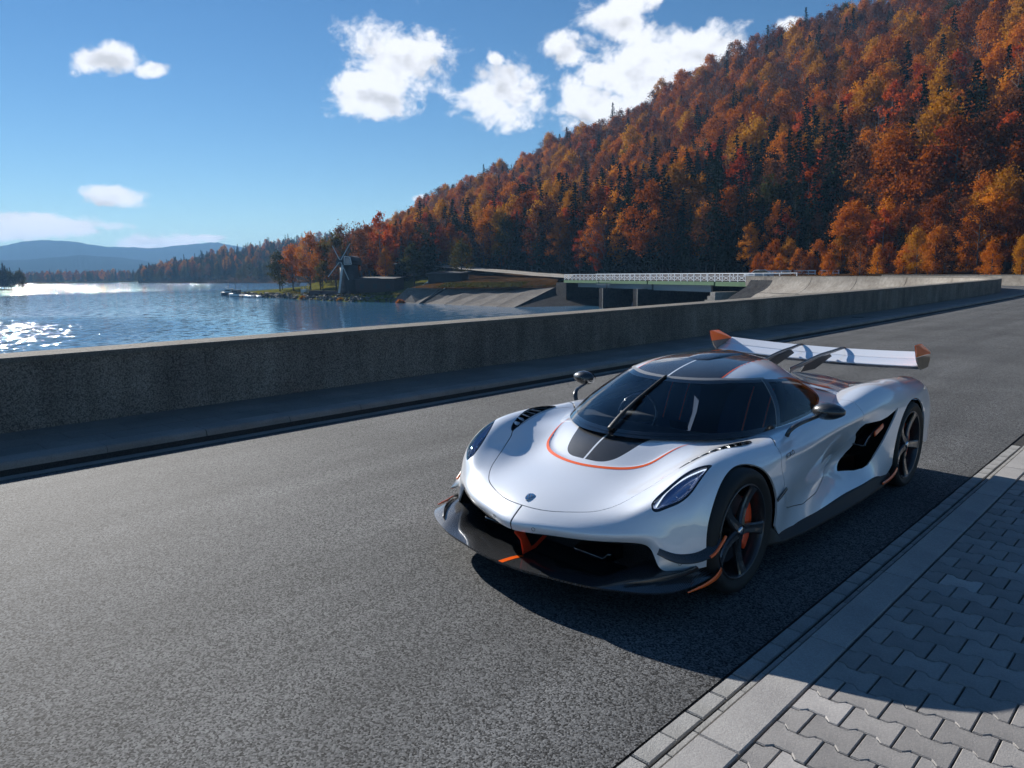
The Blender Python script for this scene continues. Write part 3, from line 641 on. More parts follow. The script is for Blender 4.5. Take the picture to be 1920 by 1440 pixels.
    # --- fender vents with louvres
    for s in (-1, 1):
        one, _ = split(vent, -side(vent, s))
        v = add('fender_vent', flange(one.off(-.03), -.03), GB, car)
        fr, _ = split(one, -(sdpoly(xy(one), VENT)+.005))
        add('vent_frame', flange(fr.off(.002), .006), CF, v)
        for k, t in enumerate(np.linspace(.10, .92, 7)):
            a = np.array([.658, -.21])*(1-t)+np.array([.757, .34])*t; b = np.array([.685, -.19])*(1-t)+np.array([.815, .23])*t; b[0] += .022*math.sin(math.pi*min(1, t*1.1))
            V = []
            for u in np.linspace(0, 1, 5):
                p = a*(1-u)+b*u; z = zbody(body_ref, p[0], p[1]); bow = .012*math.sin(math.pi*u)
                V += [(s*p[0], p[1]-bow, z+.004), (s*p[0], p[1]+.060-bow, z-.016), (s*p[0], p[1]-bow+.004, z-.002), (s*p[0], p[1]+.060-bow, z-.022)]
            T = []
            for i in range(4):
                o = i*4; T += [(o, o+4, o+5), (o, o+5, o+1), (o+2, o+3, o+7), (o+2, o+7, o+6), (o, o+2, o+6), (o, o+6, o+4)]
            add('louvre', TM(np.array(V), np.array(T)), W if t < .75 else CF, v)
    # --- doors
    for s in (-1, 1):
        one, _ = split(doors, -side(doors, s))
        d = add('door', flange(one, .012), W, car)
        if s > 0: doorp = d
    # --- side intakes: dark funnel behind the opening, vane with an orange edge
    for s in (-1, 1):
        one, _ = split(duct, -side(duct, s))
        e = add('side_intake', flange(TM(one.V*[.74, 1, 1]+[0, .06, 0], one.T, one.N), -.16), M['duct'], car)
        vane = [(s*.90, 1.83, .50), (s*.885, 1.95, .535), (s*.885, 2.06, .565), (s*.90, 2.16, .60)]
        pth = smooth_poly(vane, 4, False)
        add('intake_vane', sweep(pth, np.c_[np.full(len(pth), .045), np.full(len(pth), .006)], 8), GB, e)
        pth = smooth_poly([(s*.94, 2.03, .555), (s*.945, 2.10, .575), (s*.95, 2.17, .60)], 4, False)
        add('orange_blade', sweep(pth, np.c_[np.full(len(pth), .008), np.full(len(pth), .022)], 8), OR, e)
    # --- lettering on the doors
    for s in (1, -1):
        txt = text_mesh('JESKO', .036, shear=.25, extrude=0)
        wdt = txt.V[:, 0].max()
        V = []
        for x, y, _ in txt.V:
            yy = (.47+x*.145/wdt) if s > 0 else (.615-x*.145/wdt); zz = .668+y*.92+(yy-.47)*.06
            V.append((s*(xside(body_ref, yy, zz)+.0035), yy, zz))
        add('lettering', TM(np.array(V), txt.T if s > 0 else txt.T[:, ::-1]), GB, doorp if s > 0 else car)
    # --- cabin
    WINTOP = np.array([(-.3,1.036),(.655,1.036),(.77,1.043),(1.03,1.037),(1.29,1.018),(1.46,.982),(1.57,.925),(1.59,.885),(1.545,.852),(1.36,.803),(1.12,.786),(.9,.776),(.7,.772),(.5,.770),(.3,.770),(.1,.771),(-.3,.771)])
    GL = np.r_[WINTOP[:5], smooth_poly(WINTOP[4:11], 5, False)[1:-1], WINTOP[10:]]
    f = sdpoly(yz(cab), GL)
    glass, shell = split(cab, f)
    frit, _ = split(glass, -(sdpoly(yz(glass), GL)+.016))
    pil = lambda m: (m.V[:, 1]-(.815+(m.V[:, 2]-.757)*.80))
    pl, _ = split(glass, np.abs(pil(glass))-.020)
    ws, sd = split(glass, pil(glass))
    add('windscreen', ws, M['glass'], car)
    for s in (-1, 1):
        one, _ = split(sd, -side(sd, s)); add('side_window', one, M['glass'], car)
        one, _ = split(pl, -side(pl, s)); pp = add('windscreen_pillar', one.off(.0025), GB, car)
        one, _ = split(glass, np.maximum(np.abs(pil(glass)+.026)-.005, -side(glass, s))); add('pillar_trim', one.off(.002), M['grey_trim'], pp)
    add('window_surround', frit.off(.0015), GB, car)
    # lower edge of the cabin below the glass, then roof and buttresses
    RC = smooth_poly([(-.3,.6),(.0,.6),(.2,.6),(.325,.70),(.335,.80),(.332,.90),(.322,1.06),(.305,1.33),(.28,1.55),(.235,1.8),(.17,2.05),(.08,2.3),(-.2,2.35)], 5)
    upper = shell.V[:, 2]-np.where(shell.V[:, 1] < 1.6, .9, .8)
    rest, up = split(shell, np.where(shell.V[:, 1] < 1.62, .93-shell.V[:, 2], -1)*-1)
    low, top = split(shell, np.where(shell.V[:, 1] < 1.58, shell.V[:, 2]-.9, 1.0))
    fl = low.V[:, 1]-.78-(low.V[:, 2]-.757)*.8
    lowf, lowr = split(low, fl)
    add('cowl', lowf, GB, car)
    carb, white = split(top, np.maximum(sdpoly(xy(top), RC), -(top.V[:, 2]-.93)))
    butt = add('roof_rail', join(flange(white, .008), lowr), W, car)
    st, carb = split(carb, np.maximum(ax(carb)-.0065, carb.V[:, 1]-1.9))
    roofp = add('roof', flange(carb, .004), CF, car); add('centre_stripe', st.off(.0006), W, roofp)
    f = np.abs(sdpoly(xy(top), RC)-.004)-.0045
    ps, _ = split(top, np.maximum(f, np.maximum(.72-top.V[:, 1], -(top.V[:, 2]-.93))))
    add('orange_pinstripe', ps.off(.0014), OR, roofp)
    # orange line running back from the window top
    mline = smooth_poly([(1.18,1.030),(1.32,1.018),(1.46,.989),(1.58,.962),(1.75,.93),(1.95,.885),(2.15,.845)], 5, False)
    for s in (-1, 1):
        one, _ = split(white, -side(white, s))
        ln, _ = split(one, sdline(yz(one), mline)-.007*np.clip((one.V[:, 1]-1.1)*3, .2, 1))
        if len(ln.T): add('orange_pinstripe', ln.off(.0014), OR, butt)
        # engine air intake slot in the buttress
        lv, _ = split(one, sdline(yz(one), [(1.70, .90), (1.86, .865), (2.0, .84)])-.006)
        if len(lv.T): add('buttress_slot', lv.off(.001), GB, butt)
    # header bar over the windscreen
    hb, _ = split(top, np.maximum(np.abs(sdpoly(yz(top), GL)-.005)-.005, top.V[:, 1]-1.05))
    add('header_trim', hb.off(.002), M['grey_trim'], roofp)
    # low roof scoop along the middle
    sc_ring = []
    for y, wd_, h_ in ((1.02, .02, .0), (1.06, .10, .012), (1.2, .125, .022), (1.5, .12, .022), (1.8, .10, .012), (1.95, .05, .0)):
        zc = zbody(cab, .001, y)
        sc_ring.append([(wd_*math.sin(t), y, zc-.012+(h_+.012)*max(0, math.cos(t))**.6) for t in np.linspace(-math.pi/2, math.pi/2, 15)])
    add('roof_duct', loft(sc_ring, closed=False, cap=False), CF, roofp)
    # --- badge
    bz = zbody(body_ref, 0, -.745)
    ex = np.array([1., 0, 0]); ey = np.array([0, .93, .30]); ey /= np.linalg.norm(ey); en = np.cross(ex, ey)
    shield = [(0,-.034),(.012,-.026),(.021,-.012),(.026,.006),(.026,.020),(.020,.026),(.012,.029),(0,.032),(-.012,.029),(-.020,.026),(-.026,.020),(-.026,.006),(-.021,-.012),(-.012,-.026)]
    b = add('badge', prism(shield, np.array([0, -.745, bz-.002]), ex, ey, en, .007), M['chrome'], car)
    for i in range(4):
        for j in range(3):
            cx, cy = -.0135+i*.009, -.012+j*.012
            if (i+j) % 2 == 0 and abs(cx) < .02-.3*max(0, -.0-cy):
                dm = [(cx, cy-.006), (cx+.0045, cy), (cx, cy+.006), (cx-.0045, cy)]
                add('badge_diamond', prism(dm, np.array([0, -.745, bz+.0048]), ex, ey, en, .0012), M['badge_dark'], b)
    # --- wiper
    zw = lambda x, y: zbody(cab, x, y)
    arm = smooth_poly([(.025, -.035, zw(.025, -.03)+.016), (.02, .08, zw(.02, .08)+.030), (.012, .2, zw(.012, .2)+.028), (.0, .34, zw(0, .34)+.022)], 5, False)
    wp = add('wiper', sweep(arm, np.c_[np.linspace(.020, .009, len(arm)), np.linspace(.014, .006, len(arm))], 8), BK, car)
    bl = smooth_poly([(-.01, .16, zw(.01, .16)+.010), (-.006, .34, zw(.006, .34)+.012), (-.004, .50, zw(.004, .5)+.011), (-.003, .64, zw(.003, .64)+.009)], 5, False)
    add('wiper_blade', sweep(bl, np.c_[np.full(len(bl), .007), np.full(len(bl), .010)], 6), M['rubber'], wp)
    # --- mirrors
    for s in (-1, 1):
        rings = []
        for t in np.linspace(0, 1, 13):
            x = .898+.19*t; pr = math.sin(math.pi*(.09+.86*t))**.6
            rings.append([(s*x, .975+(.042 if math.cos(w) > 0 else .070)*pr*math.cos(w), .891+(.062-.012*t)*pr*math.sin(w)+.010*(t-.5)) for w in np.linspace(0, 2*math.pi, 25)[:-1]])
        pod = loft(rings)
        if s < 0: pod = pod.flip()
        mr = add('mirror', pod, CF, car)
        arm = smooth_poly([(s*.845, .70, .752), (s*.862, .705, .792), (s*.885, .745, .822), (s*.905, .82, .838), (s*.922, .90, .848), (s*.94, .955, .858)], 5, False)
        add('mirror_arm', sweep(arm, np.c_[np.linspace(.020, .011, len(arm)), np.linspace(.014, .011, len(arm))], 10), CF, mr)
        gl = [(s*(.905+.165*(.5+.5*math.cos(w))), 1.014, .893+.044*math.sin(w)) for w in np.linspace(0, 2*math.pi, 25)[:-1]]
        add('mirror_glass', TM(np.array(gl+[(s*.988, 1.0215, .893)]), np.array([(i, (i+1) % 24, 24) for i in range(24)])), M['mirror'], mr)
    # --- front splitter
    LIP = smooth_poly([(0,-.985),(.16,-.975),(.36,-.94),(.56,-.895),(.76,-.81),(.88,-.72),(.935,-.61),(.955,-.50),(.958,-.40),(.955,-.30)], 4, False)
    INN = smooth_poly([(0,-.66),(.16,-.655),(.36,-.63),(.56,-.58),(.72,-.52),(.80,-.47),(.83,-.43),(.845,-.39),(.85,-.35),(.85,-.28)], 4, False)
    rows = []
    for t in np.linspace(0, 1, 12):
        P = LIP*(1-t)+INN*t
        x = P[:, 0]; z = .186+.012*np.sin(math.pi*t)-.055*t+.02*(x/.95)**2*(1-t)
        # raised venturi humps left and right of the centre
        z = z+.016*np.exp(-((x-.40)/.13)**2)*np.sin(math.pi*min(1, t*1.2))+.13*t*np.clip((x-.46)/.22, 0, 1)**2*(3-2*np.clip((x-.46)/.22, 0, 1))
        rows.append(np.c_[P, z])
    S = np.array(rows)
    hs = TM(S.reshape(-1, 3), net_tris(*S.shape[:2], True)); full = weld(join(hs, hs.mirror()))
    if full.N[len(full.N)//2, 2] < 0: full = full.flip()
    under = full.off(-.012).flip()
    sp = add('front_splitter', join(flange(full, .012), under), CF, car)
    cst, _ = split(full, np.maximum(np.abs(full.V[:, 0]+.0)-.017, full.V[:, 1]+.80))
    add('orange_stripe', cst.off(.0015), OR, sp)
    for s in (-1, 1):
        tip = [(s*.962, -.62, .200), (s*.985, -.50, .205), (s*.992, -.40, .215), (s*.985, -.33, .232)]
        pth = smooth_poly(tip, 4, False)
        add('splitter_fin', sweep(pth, np.c_[np.full(len(pth), .005), np.linspace(.004, .022, len(pth))], 8), OR, sp)
        fence = smooth_poly([(s*.70, -.80, .222), (s*.80, -.70, .235), (s*.88, -.56, .24), (s*.91, -.43, .24)], 4, False)
        add('splitter_fence', sweep(fence, np.c_[np.full(len(fence), .004), np.linspace(.006, .035, len(fence))], 8), CF, sp)
    # --- mouth: dark opening, radiator mesh, centre strut in red-orange, two cooling boxes
    rings = []
    for t, sc_, dz in ((0, 1, 0), (.25, .97, 0), (1, .9, .0)):
        ring = [(0,.352),(.21,.362),(.44,.372),(.585,.376),(.685,.372),(.735,.335),(.77,.275),(.77,.15),(.5,.135),(.2,.13)]
        ring = ring+[(-x, z) for x, z in ring[::-1] if x > 0]
        rings.append([(x*sc_, -.885+.32*min(1, (abs(x)/.77)**2)+.42*t, z) for x, z in ring])
    add('mouth', loft(rings, cap=False).flip(), M['duct'], car)
    grid = [(x*.69/6, -.46-.0*x, z) for x in range(-6, 7) for z in (.14, .37)]
    add('radiator', TM(np.array(grid), np.array([t for i in range(12) for t in ((2*i, 2*i+2, 2*i+3), (2*i, 2*i+3, 2*i+1))])), M['mesh'], car)
    strut = add('centre_strut', join(sweep([(0, -.845, .345), (0, -.80, .28), (0, -.765, .19)], [(.008, .034), (.007, .026), (.009, .042)], 8),
                sweep([(0, -.80, .188), (0, -.70, .195), (0, -.60, .24), (0, -.54, .31)], [(.008, .012), (.008, .014), (.007, .014), (.006, .02)], 8)), M['red_paint'], car)
    for s in (-1, 1):
        bx = [[(s*(x), y, z) for x, z in ((.26, z0), (.46, z0), (.46, z1), (.26, z1))] for y, z0, z1 in ((-.66, .225, .255), (-.58, .20, .275), (-.47, .19, .285))]
        bb = loft(bx); add('cooling_box', bb if s > 0 else bb.flip(), GB, car)
    # --- canards on the bumper corners
    for s in (-1, 1):
        up_ = smooth_poly([(s*.775, -.60, .372), (s*.84, -.545, .345), (s*.90, -.465, .345), (s*.935, -.40, .372), (s*.95, -.345, .418)], 4, False)
        lo = smooth_poly([(s*.792, -.645, .362), (s*.875, -.59, .322), (s*.945, -.50, .318), (s*.985, -.415, .345), (s*.995, -.34, .402)], 4, False)
        G = np.array([up_, (up_+lo)/2+[0, 0, -.004], lo]); m = TM(G.reshape(-1, 3), net_tris(3, G.shape[1]))
        if m.N[4, 2] < 0: m = m.flip()
        cn = add('canard', join(flange(m, .005), m.off(-.005).flip()), CF, car)
        e = G[2][-6:]; add('orange_tip', sweep(np.r_[e, [e[-1]+[0, .02, .018]]], .0085, 6), OR, cn)
    # --- parking sensors
    for s, x, y in ((1, .145, -.885), (-1, .145, -.885), (1, .86, -.53), (-1, .86, -.53)):
        z = .385 if x < .5 else .292
        p = nearest(body_ref, (s*x, y, z)); n = p[1]
        a = np.cross(n, (0, 0, 1)); a /= np.linalg.norm(a); b_ = np.cross(a, n)
        ring = [p[0]+n*.001+(a*math.cos(w)+b_*math.sin(w))*.0105 for w in np.linspace(0, 2*math.pi, 21)]
        add('parking_sensor', sweep(ring, .0011, 5), GB, car)
    # --- side skirts
    for s in (-1, 1):
        G = []
        for y, xi, zi, xo, zo in ((.27, .93, .30, .955, .185), (.33, .945, .285, .972, .180), (.42, .95, .225, .995, .178), (.7, .945, .205, 1.0, .160), (1.2, .945, .210, 1.0, .140), (1.7, .945, .215, 1.0, .128), (2.05, .955, .22, 1.0, .135), (2.25, .965, .21, 1.0, .150), (2.34, .97, .20, .995, .165)):
            G.append([(s*(xi-.03), y, zi+.01), (s*(xi+.004), y, zi), (s*(xi+.012), y, zi-.02), (s*(xo-.012), y, zo+.010), (s*(xo+.002), y, zo), (s*(xo-.03), y, zo-.012), (s*(xi-.08), y, zo-.012)])
        m = loft(G, closed=False, cap=False)
        if m.N[10, 0]*s < 0: m = m.flip()
        k = add('side_skirt', m, BK, car)
        pth = smooth_poly([(s*1.0, 2.12, .165), (s*1.008, 2.22, .172), (s*1.01, 2.33, .19), (s*1.005, 2.42, .215)], 4, False)
        add('orange_fin', sweep(pth, np.c_[np.full(len(pth), .006), np.linspace(.010, .022, len(pth))], 8), OR, k)
        fl_ = [(s*.972, .335, .452), (s*.978, .385, .478), (s*.982, .43, .505)]
        add('fender_slot', sweep(fl_, [(.006, .012)]*3, 6), GB, car)
    # --- underbody and tail
    ub = [(x, y, .135) for y, w_ in ((-.64, .70), (-.42, .74), (.36, .74), (.40, .92), (2.3, .92), (2.36, .74), (3.2, .74), (3.45, .8)) for x in (-w_, w_)]
    add('underbody', TM(np.array(ub), np.array([t for i in range(7) for t in ((2*i, 2*i+1, 2*i+3), (2*i, 2*i+3, 2*i+2))])), BK, car)
    tl = [[(x, y, z) for x, z in ((-.9, z0), (.9, z0), (.9, z1), (-.9, z1))] for y, z0, z1 in ((3.2, .2, .60), (3.47, .28, .62), (3.49, .30, .60))]
    add('tail_panel', loft(tl), GB, car)
    for s in (-1, 1):
        tail = [(s*.5, 3.525, .60), (s*.62, 3.525, .61), (s*.74, 3.515, .60), (s*.82, 3.505, .57)]
        add('tail_light', sweep(smooth_poly(tail, 4, False), .018, 8), M['red_glass'], car)
    # --- rear wing
    st_ = np.linspace(-.925, .925, 41)
    def elem(prof):
        rings = []
        for x in st_:
            k = 1-(abs(x)/.925)**2
            rings.append([(x, y+.05*k, z-.032*k) for y, z in prof])
        return loft(rings)
    main = [(3.03,.962),(3.045,.973),(3.08,.983),(3.13,.994),(3.185,1.008),(3.19,1.003),(3.13,.980),(3.08,.966),(3.045,.958)]
    flap = [(3.197,1.003),(3.205,1.015),(3.24,1.026),(3.29,1.043),(3.325,1.060),(3.328,1.055),(3.29,1.032),(3.24,1.010),(3.205,.999)]
    wing = add('rear_wing', elem(main), W, car)
    add('wing_flap', elem(flap), W, wing)
    lead = [(3.024,.940),(3.018,.949),(3.024,.960),(3.04,.956),(3.06,.950),(3.04,.940)]
    add('wing_leading_edge', elem(lead), CF, wing)
    for s in (-1, 1):
        EP = [(2.875,1.152),(3.04,1.152),(3.31,1.06),(3.31,.99),(3.27,.935),(3.07,.93),(2.97,1.0),(2.92,1.06)]
        lo_ = [(y, z) for y, z in [(2.925,1.048),(3.31,1.048),(3.31,.99),(3.27,.935),(3.07,.93),(2.97,1.0)]]
        hi_ = [(2.875,1.152),(3.04,1.152),(3.31,1.06),(3.31,1.05),(2.928,1.05)]
        ep = add('endplate', prism(lo_, (s*.925, 0, 0), (0, 1, 0), (0, 0, 1), (s, 0, 0), .010), M['bronze'], wing)
        add('endplate_tip', prism(hi_, (s*.9245, 0, 0), (0, 1, 0), (0, 0, 1), (s, 0, 0), .011), OR, ep)
        top_ = smooth_poly([(s*.15, 2.30, .93), (s*.17, 2.5, .962), (s*.18, 2.8, 1.003), (s*.19, 3.1, 1.022), (s*.2, 3.3, 1.035), (s*.2, 3.38, 1.03)], 5, False)
        R = np.c_[np.full(len(top_), .007), np.interp(np.linspace(0, 1, len(top_)), [0, .3, .75, 1], [.024, .020, .014, .007])]
        py = add('wing_pylon', sweep(top_, R, 10), CF, wing)
        low_ = [(2.45,.90),(2.75,.895),(3.12,.975),(3.05,1.012),(2.8,.99),(2.55,.955)]
        add('pylon_plate', prism(low_, (s*.172, 0, 0), (0, 1, 0), (0, 0, 1), (s, 0, 0), .006), BK, py)
    # --- interior
    din = []
    for x in np.linspace(-.62, .62, 15):
        k = 1-(abs(x)/.75)**2; y0 = .02+.62*(abs(x)/.75)**2.2
        din.append([(x, y0, .745), (x, y0+.2*k+.04, .755), (x, y0+.36*k+.07, .735), (x, .60+.0*k+.12*(1-k), .66), (x, .62+.1*(1-k), .50), (x, .60, .40)])
    dash = add('dashboard', loft(np.array(din), closed=False, cap=False), M['interior'], car)
    dsc = [(.06, .615, .70), (.2, .615, .70), (.2, .60, .755), (.06, .60, .755)]
    add('display', TM(np.array(dsc), np.array([(0, 1, 2), (0, 2, 3)])), M['screen'], dash)
    cab_tub = [(-.66,.55,.35),(.66,.55,.35),(.66,1.75,.35),(-.66,1.75,.35),(-.40,1.56,.97),(.40,1.56,.97),(-.69,.75,.75),(.69,.75,.75),(.71,1.6,.77),(-.71,1.6,.77)]
    add('cabin_tub', TM(np.array(cab_tub, float), np.array([(0,1,2),(0,2,3),(3,2,5),(3,5,4),(1,7,8),(1,8,2),(0,9,6),(0,3,9)])), M['interior'], car)
    for s in (-1, 1):
        G = []
        for y, z, w_, dep in ((.78,.46,.20,.05),(.95,.43,.22,.06),(1.15,.42,.22,.07),(1.25,.48,.23,.08),(1.32,.62,.24,.08),(1.40,.80,.22,.07),(1.46,.92,.14,.05),(1.50,1.0,.11,.04)):
            G.append([(s*.34+w_*math.cos(t), y-(dep*(math.cos(t)**2))*(1 if z > .45 else 0), z+dep*.9*(math.cos(t)**2)) for t in np.linspace(0, math.pi, 13)])
        m = loft(np.array(G), closed=False, cap=False)
        st2 = add('seat', m, M['seat_blue'], car)
        for xo in (-.075, .075):
            add('seat_stripe', sweep([(s*.34+xo, 1.265, .60), (s*.34+xo, 1.355, .80), (s*.34+xo, 1.42, .91)], .007, 6), OR, st2)
        add('headrest', sweep([(s*.34-.09, 1.46, .985), (s*.34, 1.445, .99), (s*.34+.09, 1.46, .985)], .045, 10), M['interior'], st2)
    wl = [(-.33+.165*math.cos(w), .78+.06*math.sin(w), .70+.150*math.sin(w)) for w in np.linspace(0, 2*math.pi, 33)]
    swp = add('steering_wheel', sweep(wl, .013, 8, cap=False), M['gloss_black'], car)
    add('wheel_hub', join(sweep([(-.48, .78, .70), (-.33, .775, .69), (-.18, .78, .70)], [(.012, .02), (.03, .045), (.012, .02)], 8), sweep([(-.33, .78, .68), (-.33, .75, .58)], .015, 8)), BK, swp)
    add('inner_mirror', sweep([(-.09, .82, 1.005), (.09, .82, 1.005)], [(.012, .022)]*2, 8), BK, car)
    # --- wheels
    for (y, z, R, rr, wd_, xo) in ((-.05, .362, .350, .266, .255, .962), (2.76, .350, .356, .279, .31, .985)):
        proto = make_wheel(R, rr, wd_)
        for s in (1, -1):
            copy_wheel(proto, car, s, (s*xo, y, z))
        for o in proto[1]: bpy.data.objects.remove(o[1])
        bpy.data.objects.remove(proto[0])
    return car
def zbody(m, x, y):
    """height of a surface above (|x|, y)"""
    d = (np.abs(m.V[:, 0])-abs(x))**2+(m.V[:, 1]-y)**2+np.where(m.V[:, 2] < .5, 9, 0)*(np.abs(y) < .6)*(np.abs(x) > .5)*0
    k = np.argpartition(d, 6)[:6]; w = 1/(d[k]+1e-6)
    return float((m.V[k, 2]*w).sum()/w.sum())
def xside(m, y, z):
    d = (m.V[:, 1]-y)**2+(m.V[:, 2]-z)**2+np.where(m.V[:, 0] < .7, 9, 0)
    k = np.argpartition(d, 4)[:4]; w = 1/(d[k]+1e-6)
    return float((m.V[k, 0]*w).sum()/w.sum())
def nearest(m, p):
    k = int(np.argmin(((m.V-np.array(p))**2).sum(1))); return m.V[k], m.N[k]
def make_wheel(R, rr, wd):
    """outer face at x = 0, body reaching to -wd"""
    sw = .04
    rim = lathe([(rr-.006, -.020), (rr, -.012), (rr+.002, -.004), (rr-.004, .0), (rr-.010, -.003), (rr-.016, -.02), (rr-.022, -.06), (rr-.026, -wd+.03), (rr-.012, -wd+.01)], 64)
    spokes = []
    for k in range(5):
        a = math.radians(62+72*k); ca, sa = math.cos(a), math.sin(a); rings = []
        for r, w_, t, h in ((.035, .062, .05, -.028), (.075, .058, .044, -.036), (.13, .056, .038, -.038), (.19, .060, .034, -.030), (rr-.035, .070, .030, -.018), (rr-.012, .085, .024, -.011)):
            ring = []
            for u, v in ((-1, -.55), (-1, .05), (-.72, .5), (-.1, .32), (.1, .32), (.72, .5), (1, .05), (1, -.55), (.6, -1.2), (-.6, -1.2)):
                tw = u*w_*.5*1.0
                ring.append((h+v*t*.5, ca*r-sa*tw, sa*r+ca*tw))
            rings.append(ring)
        spokes.append(loft(rings))
    hub = lathe([(.001, -.022), (.030, -.022), (.046, -.030), (.052, -.048), (.052, -.10), (.03, -.10)], 32)
    w = add('wheel', join(rim, hub, *[facet(s_) for s_ in spokes]), M['wheel_carbon'], None)
    parts = []
    tyre = lathe([(rr-.004, -.010), (rr+.012, -.002), (rr+.035, .010), (R-.030, .012), (R-.010, -.004), (R-.002, -.025), (R, -.05), (R, -wd+.05), (R-.004, -wd+.02), (R-.03, -wd-.01), (rr, -wd+.01)], 96)
    parts.append(('tyre', add('tyre', tyre, M['rubber'], w), True))
    disc = lathe([(.085, -.085), (.195, -.085), (.197, -.093), (.197, -.109), (.195, -.115), (.085, -.115)], 64)
    parts.append(('brake_disc', add('brake_disc', disc, M['disc'], w), True))
    cal = []
    for a in np.radians(np.linspace(-48, 40, 14)):
        ca, sa = math.cos(a), math.sin(a)
        cal.append([(x, ca*r, sa*r) for r, x in ((.120, -.062), (.212, -.062), (.218, -.07), (.218, -.13), (.12, -.13))])
    parts.append(('brake_caliper', add('brake_caliper', loft(cal), M['caliper'], w), True))
    parts.append(('hub_cap', add('hub_cap', lathe([(.001, -.008), (.018, -.009), (.026, -.014), (.028, -.03)], 32), M['chrome'], w), True))
    back = lathe([(.001, -.16), (.24, -.16)], 32)
    parts.append(('brake_shield', add('brake_shield', back, M['black_plastic'], w), True))
    return w, parts
def copy_wheel(proto, car, s, loc):
    o = proto[0].copy(); C.objects.link(o); o.name = 'wheel'; o.parent = car; o.location = loc
    o.rotation_euler = (0, 0, 0 if s > 0 else math.pi)
    for n, p, _ in proto[1]:
        c = p.copy(); C.objects.link(c); c.name = n; c.parent = o
# ================================================================= ground, lake, dam, road
WZ = -4.1                                                       # lake level
def sheet(name, x0, x1, y0, y1, z, m): return tag(obj(name, [(x0, y0, z), (x1, y0, z), (x1, y1, z), (x0, y1, z)], [(0, 1, 2, 3)], M[m]), kind='structure')
sheet('ground', -4200, 900, -1700, 2900, -9, 'far_land')
sheet('lake', -4100, -7.9, -1650, 2850, WZ, 'water')
# dam axis = foot of the parapet on the road side: straight, then bending left to the bridge
def axis_pts():
    P = [(-6.72-.0003*max(y, 0)**2, y) for y in np.arange(-14, 44.1, 1.0)]
    Q = smooth_poly(np.array([(-6.72-.0003*43**2, 43), (-7.30, 44), (-7.6, 49.5), (-8.5, 55), (-10.6, 60), (-14.2, 64.4), (-19.3, 68), (-26.5, 71.6), (-37.0, 77.0), (-45, 81.2)]), 5, False)
    return np.r_[np.array(P), Q[6:]]
AX = axis_pts(); _t = np.gradient(AX, axis=0); _t /= np.linalg.norm(_t, axis=1)[:, None]; AN = np.c_[_t[:, 1], -_t[:, 0]]     # normal towards the road
AS = np.r_[0, np.cumsum(np.linalg.norm(np.diff(AX, axis=0), axis=1))]-14
def ax_at(s, off):
    i = np.interp(s, AS, np.arange(len(AS))); k = np.arange(len(AS))
    p = np.array([np.interp(i, k, AX[:, j]) for j in (0, 1)]); n = np.array([np.interp(i, k, AN[:, j]) for j in (0, 1)]); n /= np.linalg.norm(n)
    return p+n*off
def strip(prof, s0, s1, ds=1.0):
    """sweep an open (offset, z) profile along the dam axis"""
    S = np.linspace(s0, s1, max(2, int(round((s1-s0)/ds))+1)); V = []
    for s in S:
        for o, z in prof: p = ax_at(s, o); V.append((p[0], p[1], z))
    n = len(prof); F = [(i*n+j, i*n+j+1, (i+1)*n+j+1, (i+1)*n+j) for i in range(len(S)-1) for j in range(n-1)]
    return V, F
def closed_strip(prof, s0, s1, ds=1.0):
    V, F = strip(prof+[prof[0]], s0, s1, ds); n = len(prof)+1; m = len(V)//n
    F += [tuple(range(n-1))[::-1], tuple((m-1)*n+j for j in range(n-1))]; return V, F
def crown(o):                                                    # road cross-fall: offset from the axis -> height
    x = o-6.72; return -.004+.019*min(1.31-x, 3.2)-(.0175*(max(0, 1.31-x-3.2)))
prof = [(o, crown(o)) for o in (1.60, 2.4, 3.4, 4.3, 4.82, 5.4, 6.4, 7.2, 8.03)]
V, F = strip(prof, -14, 100); tag(obj('road', V, F, M['asphalt'], smooth=True), kind='structure')
V, F = strip([(8.03, -.03), (9.6, -.03)], 34, 100); tag(obj('road_shoulder', V, F, M['asphalt']), kind='structure')
sheet('roadside', 1.3, 160, -160, 60, -.05, 'meadow')
# --- dam: parapet panels with coping on the road side, concave concrete face on the lake side
dam = empty('dam', (-7, 10, 0)); tag(dam, 'long concrete dam parapet beside the road, bending left to the bridge', 'dam')
dam_inv = dam.matrix_world.inverted()
def dam_part(name, V, F, m, smooth=False):
    o = obj(name, [(x+7, y-10, z) for x, y, z in V], F, M[m], dam, smooth); return o
joints = [-14, -9.3, -6.1, -2.9]+[.3+3.2*k for k in range(15)]+[52, 60, 68, 76, 84, 93]
for a, b in zip(joints[:-1], joints[1:]):
    g = .0025 if b < 30 else .01
    V, F = closed_strip([(0, -.2), (0, .878), (-.60, .878), (-.60, -.2)], a+g, b-g, 1.2); dam_part('wall_panel', V, F, 'roughcast')
    V, F = closed_strip([(.022, .880), (.022, .932), (.012, .940), (-.615, .940), (-.625, .932), (-.625, .880)], a+g*.7, b-g*.7, 1.2); dam_part('coping', V, F, 'wall_top')
FACE = [(-.64, .86), (-.70, .62), (-.82, .30), (-1.05, -.02), (-1.45, -.36), (-1.95, -.62), (-2.45, -.80)]
LOWF = [(-2.50, -.84), (-2.9, -.98), (-9.5, -4.9)]
js = list(np.arange(-14, 92, 6.0))
for a, b in zip(js[:-1], js[1:]):
    V, F = strip(FACE, a+.03, b-.03, 1.5); dam_part('face_panel', V, F, 'dam_concrete', True)
    V, F = strip(LOWF, a+.03, b-.03, 1.5); dam_part('slope_panel', V, F, 'dam_concrete')
V, F = strip([(-.62, .5), (-1.2, -.3), (-3, -1.2), (-9.6, -5.2)], -14, 92, 2); dam_part('core', V, F, 'dark_concrete')
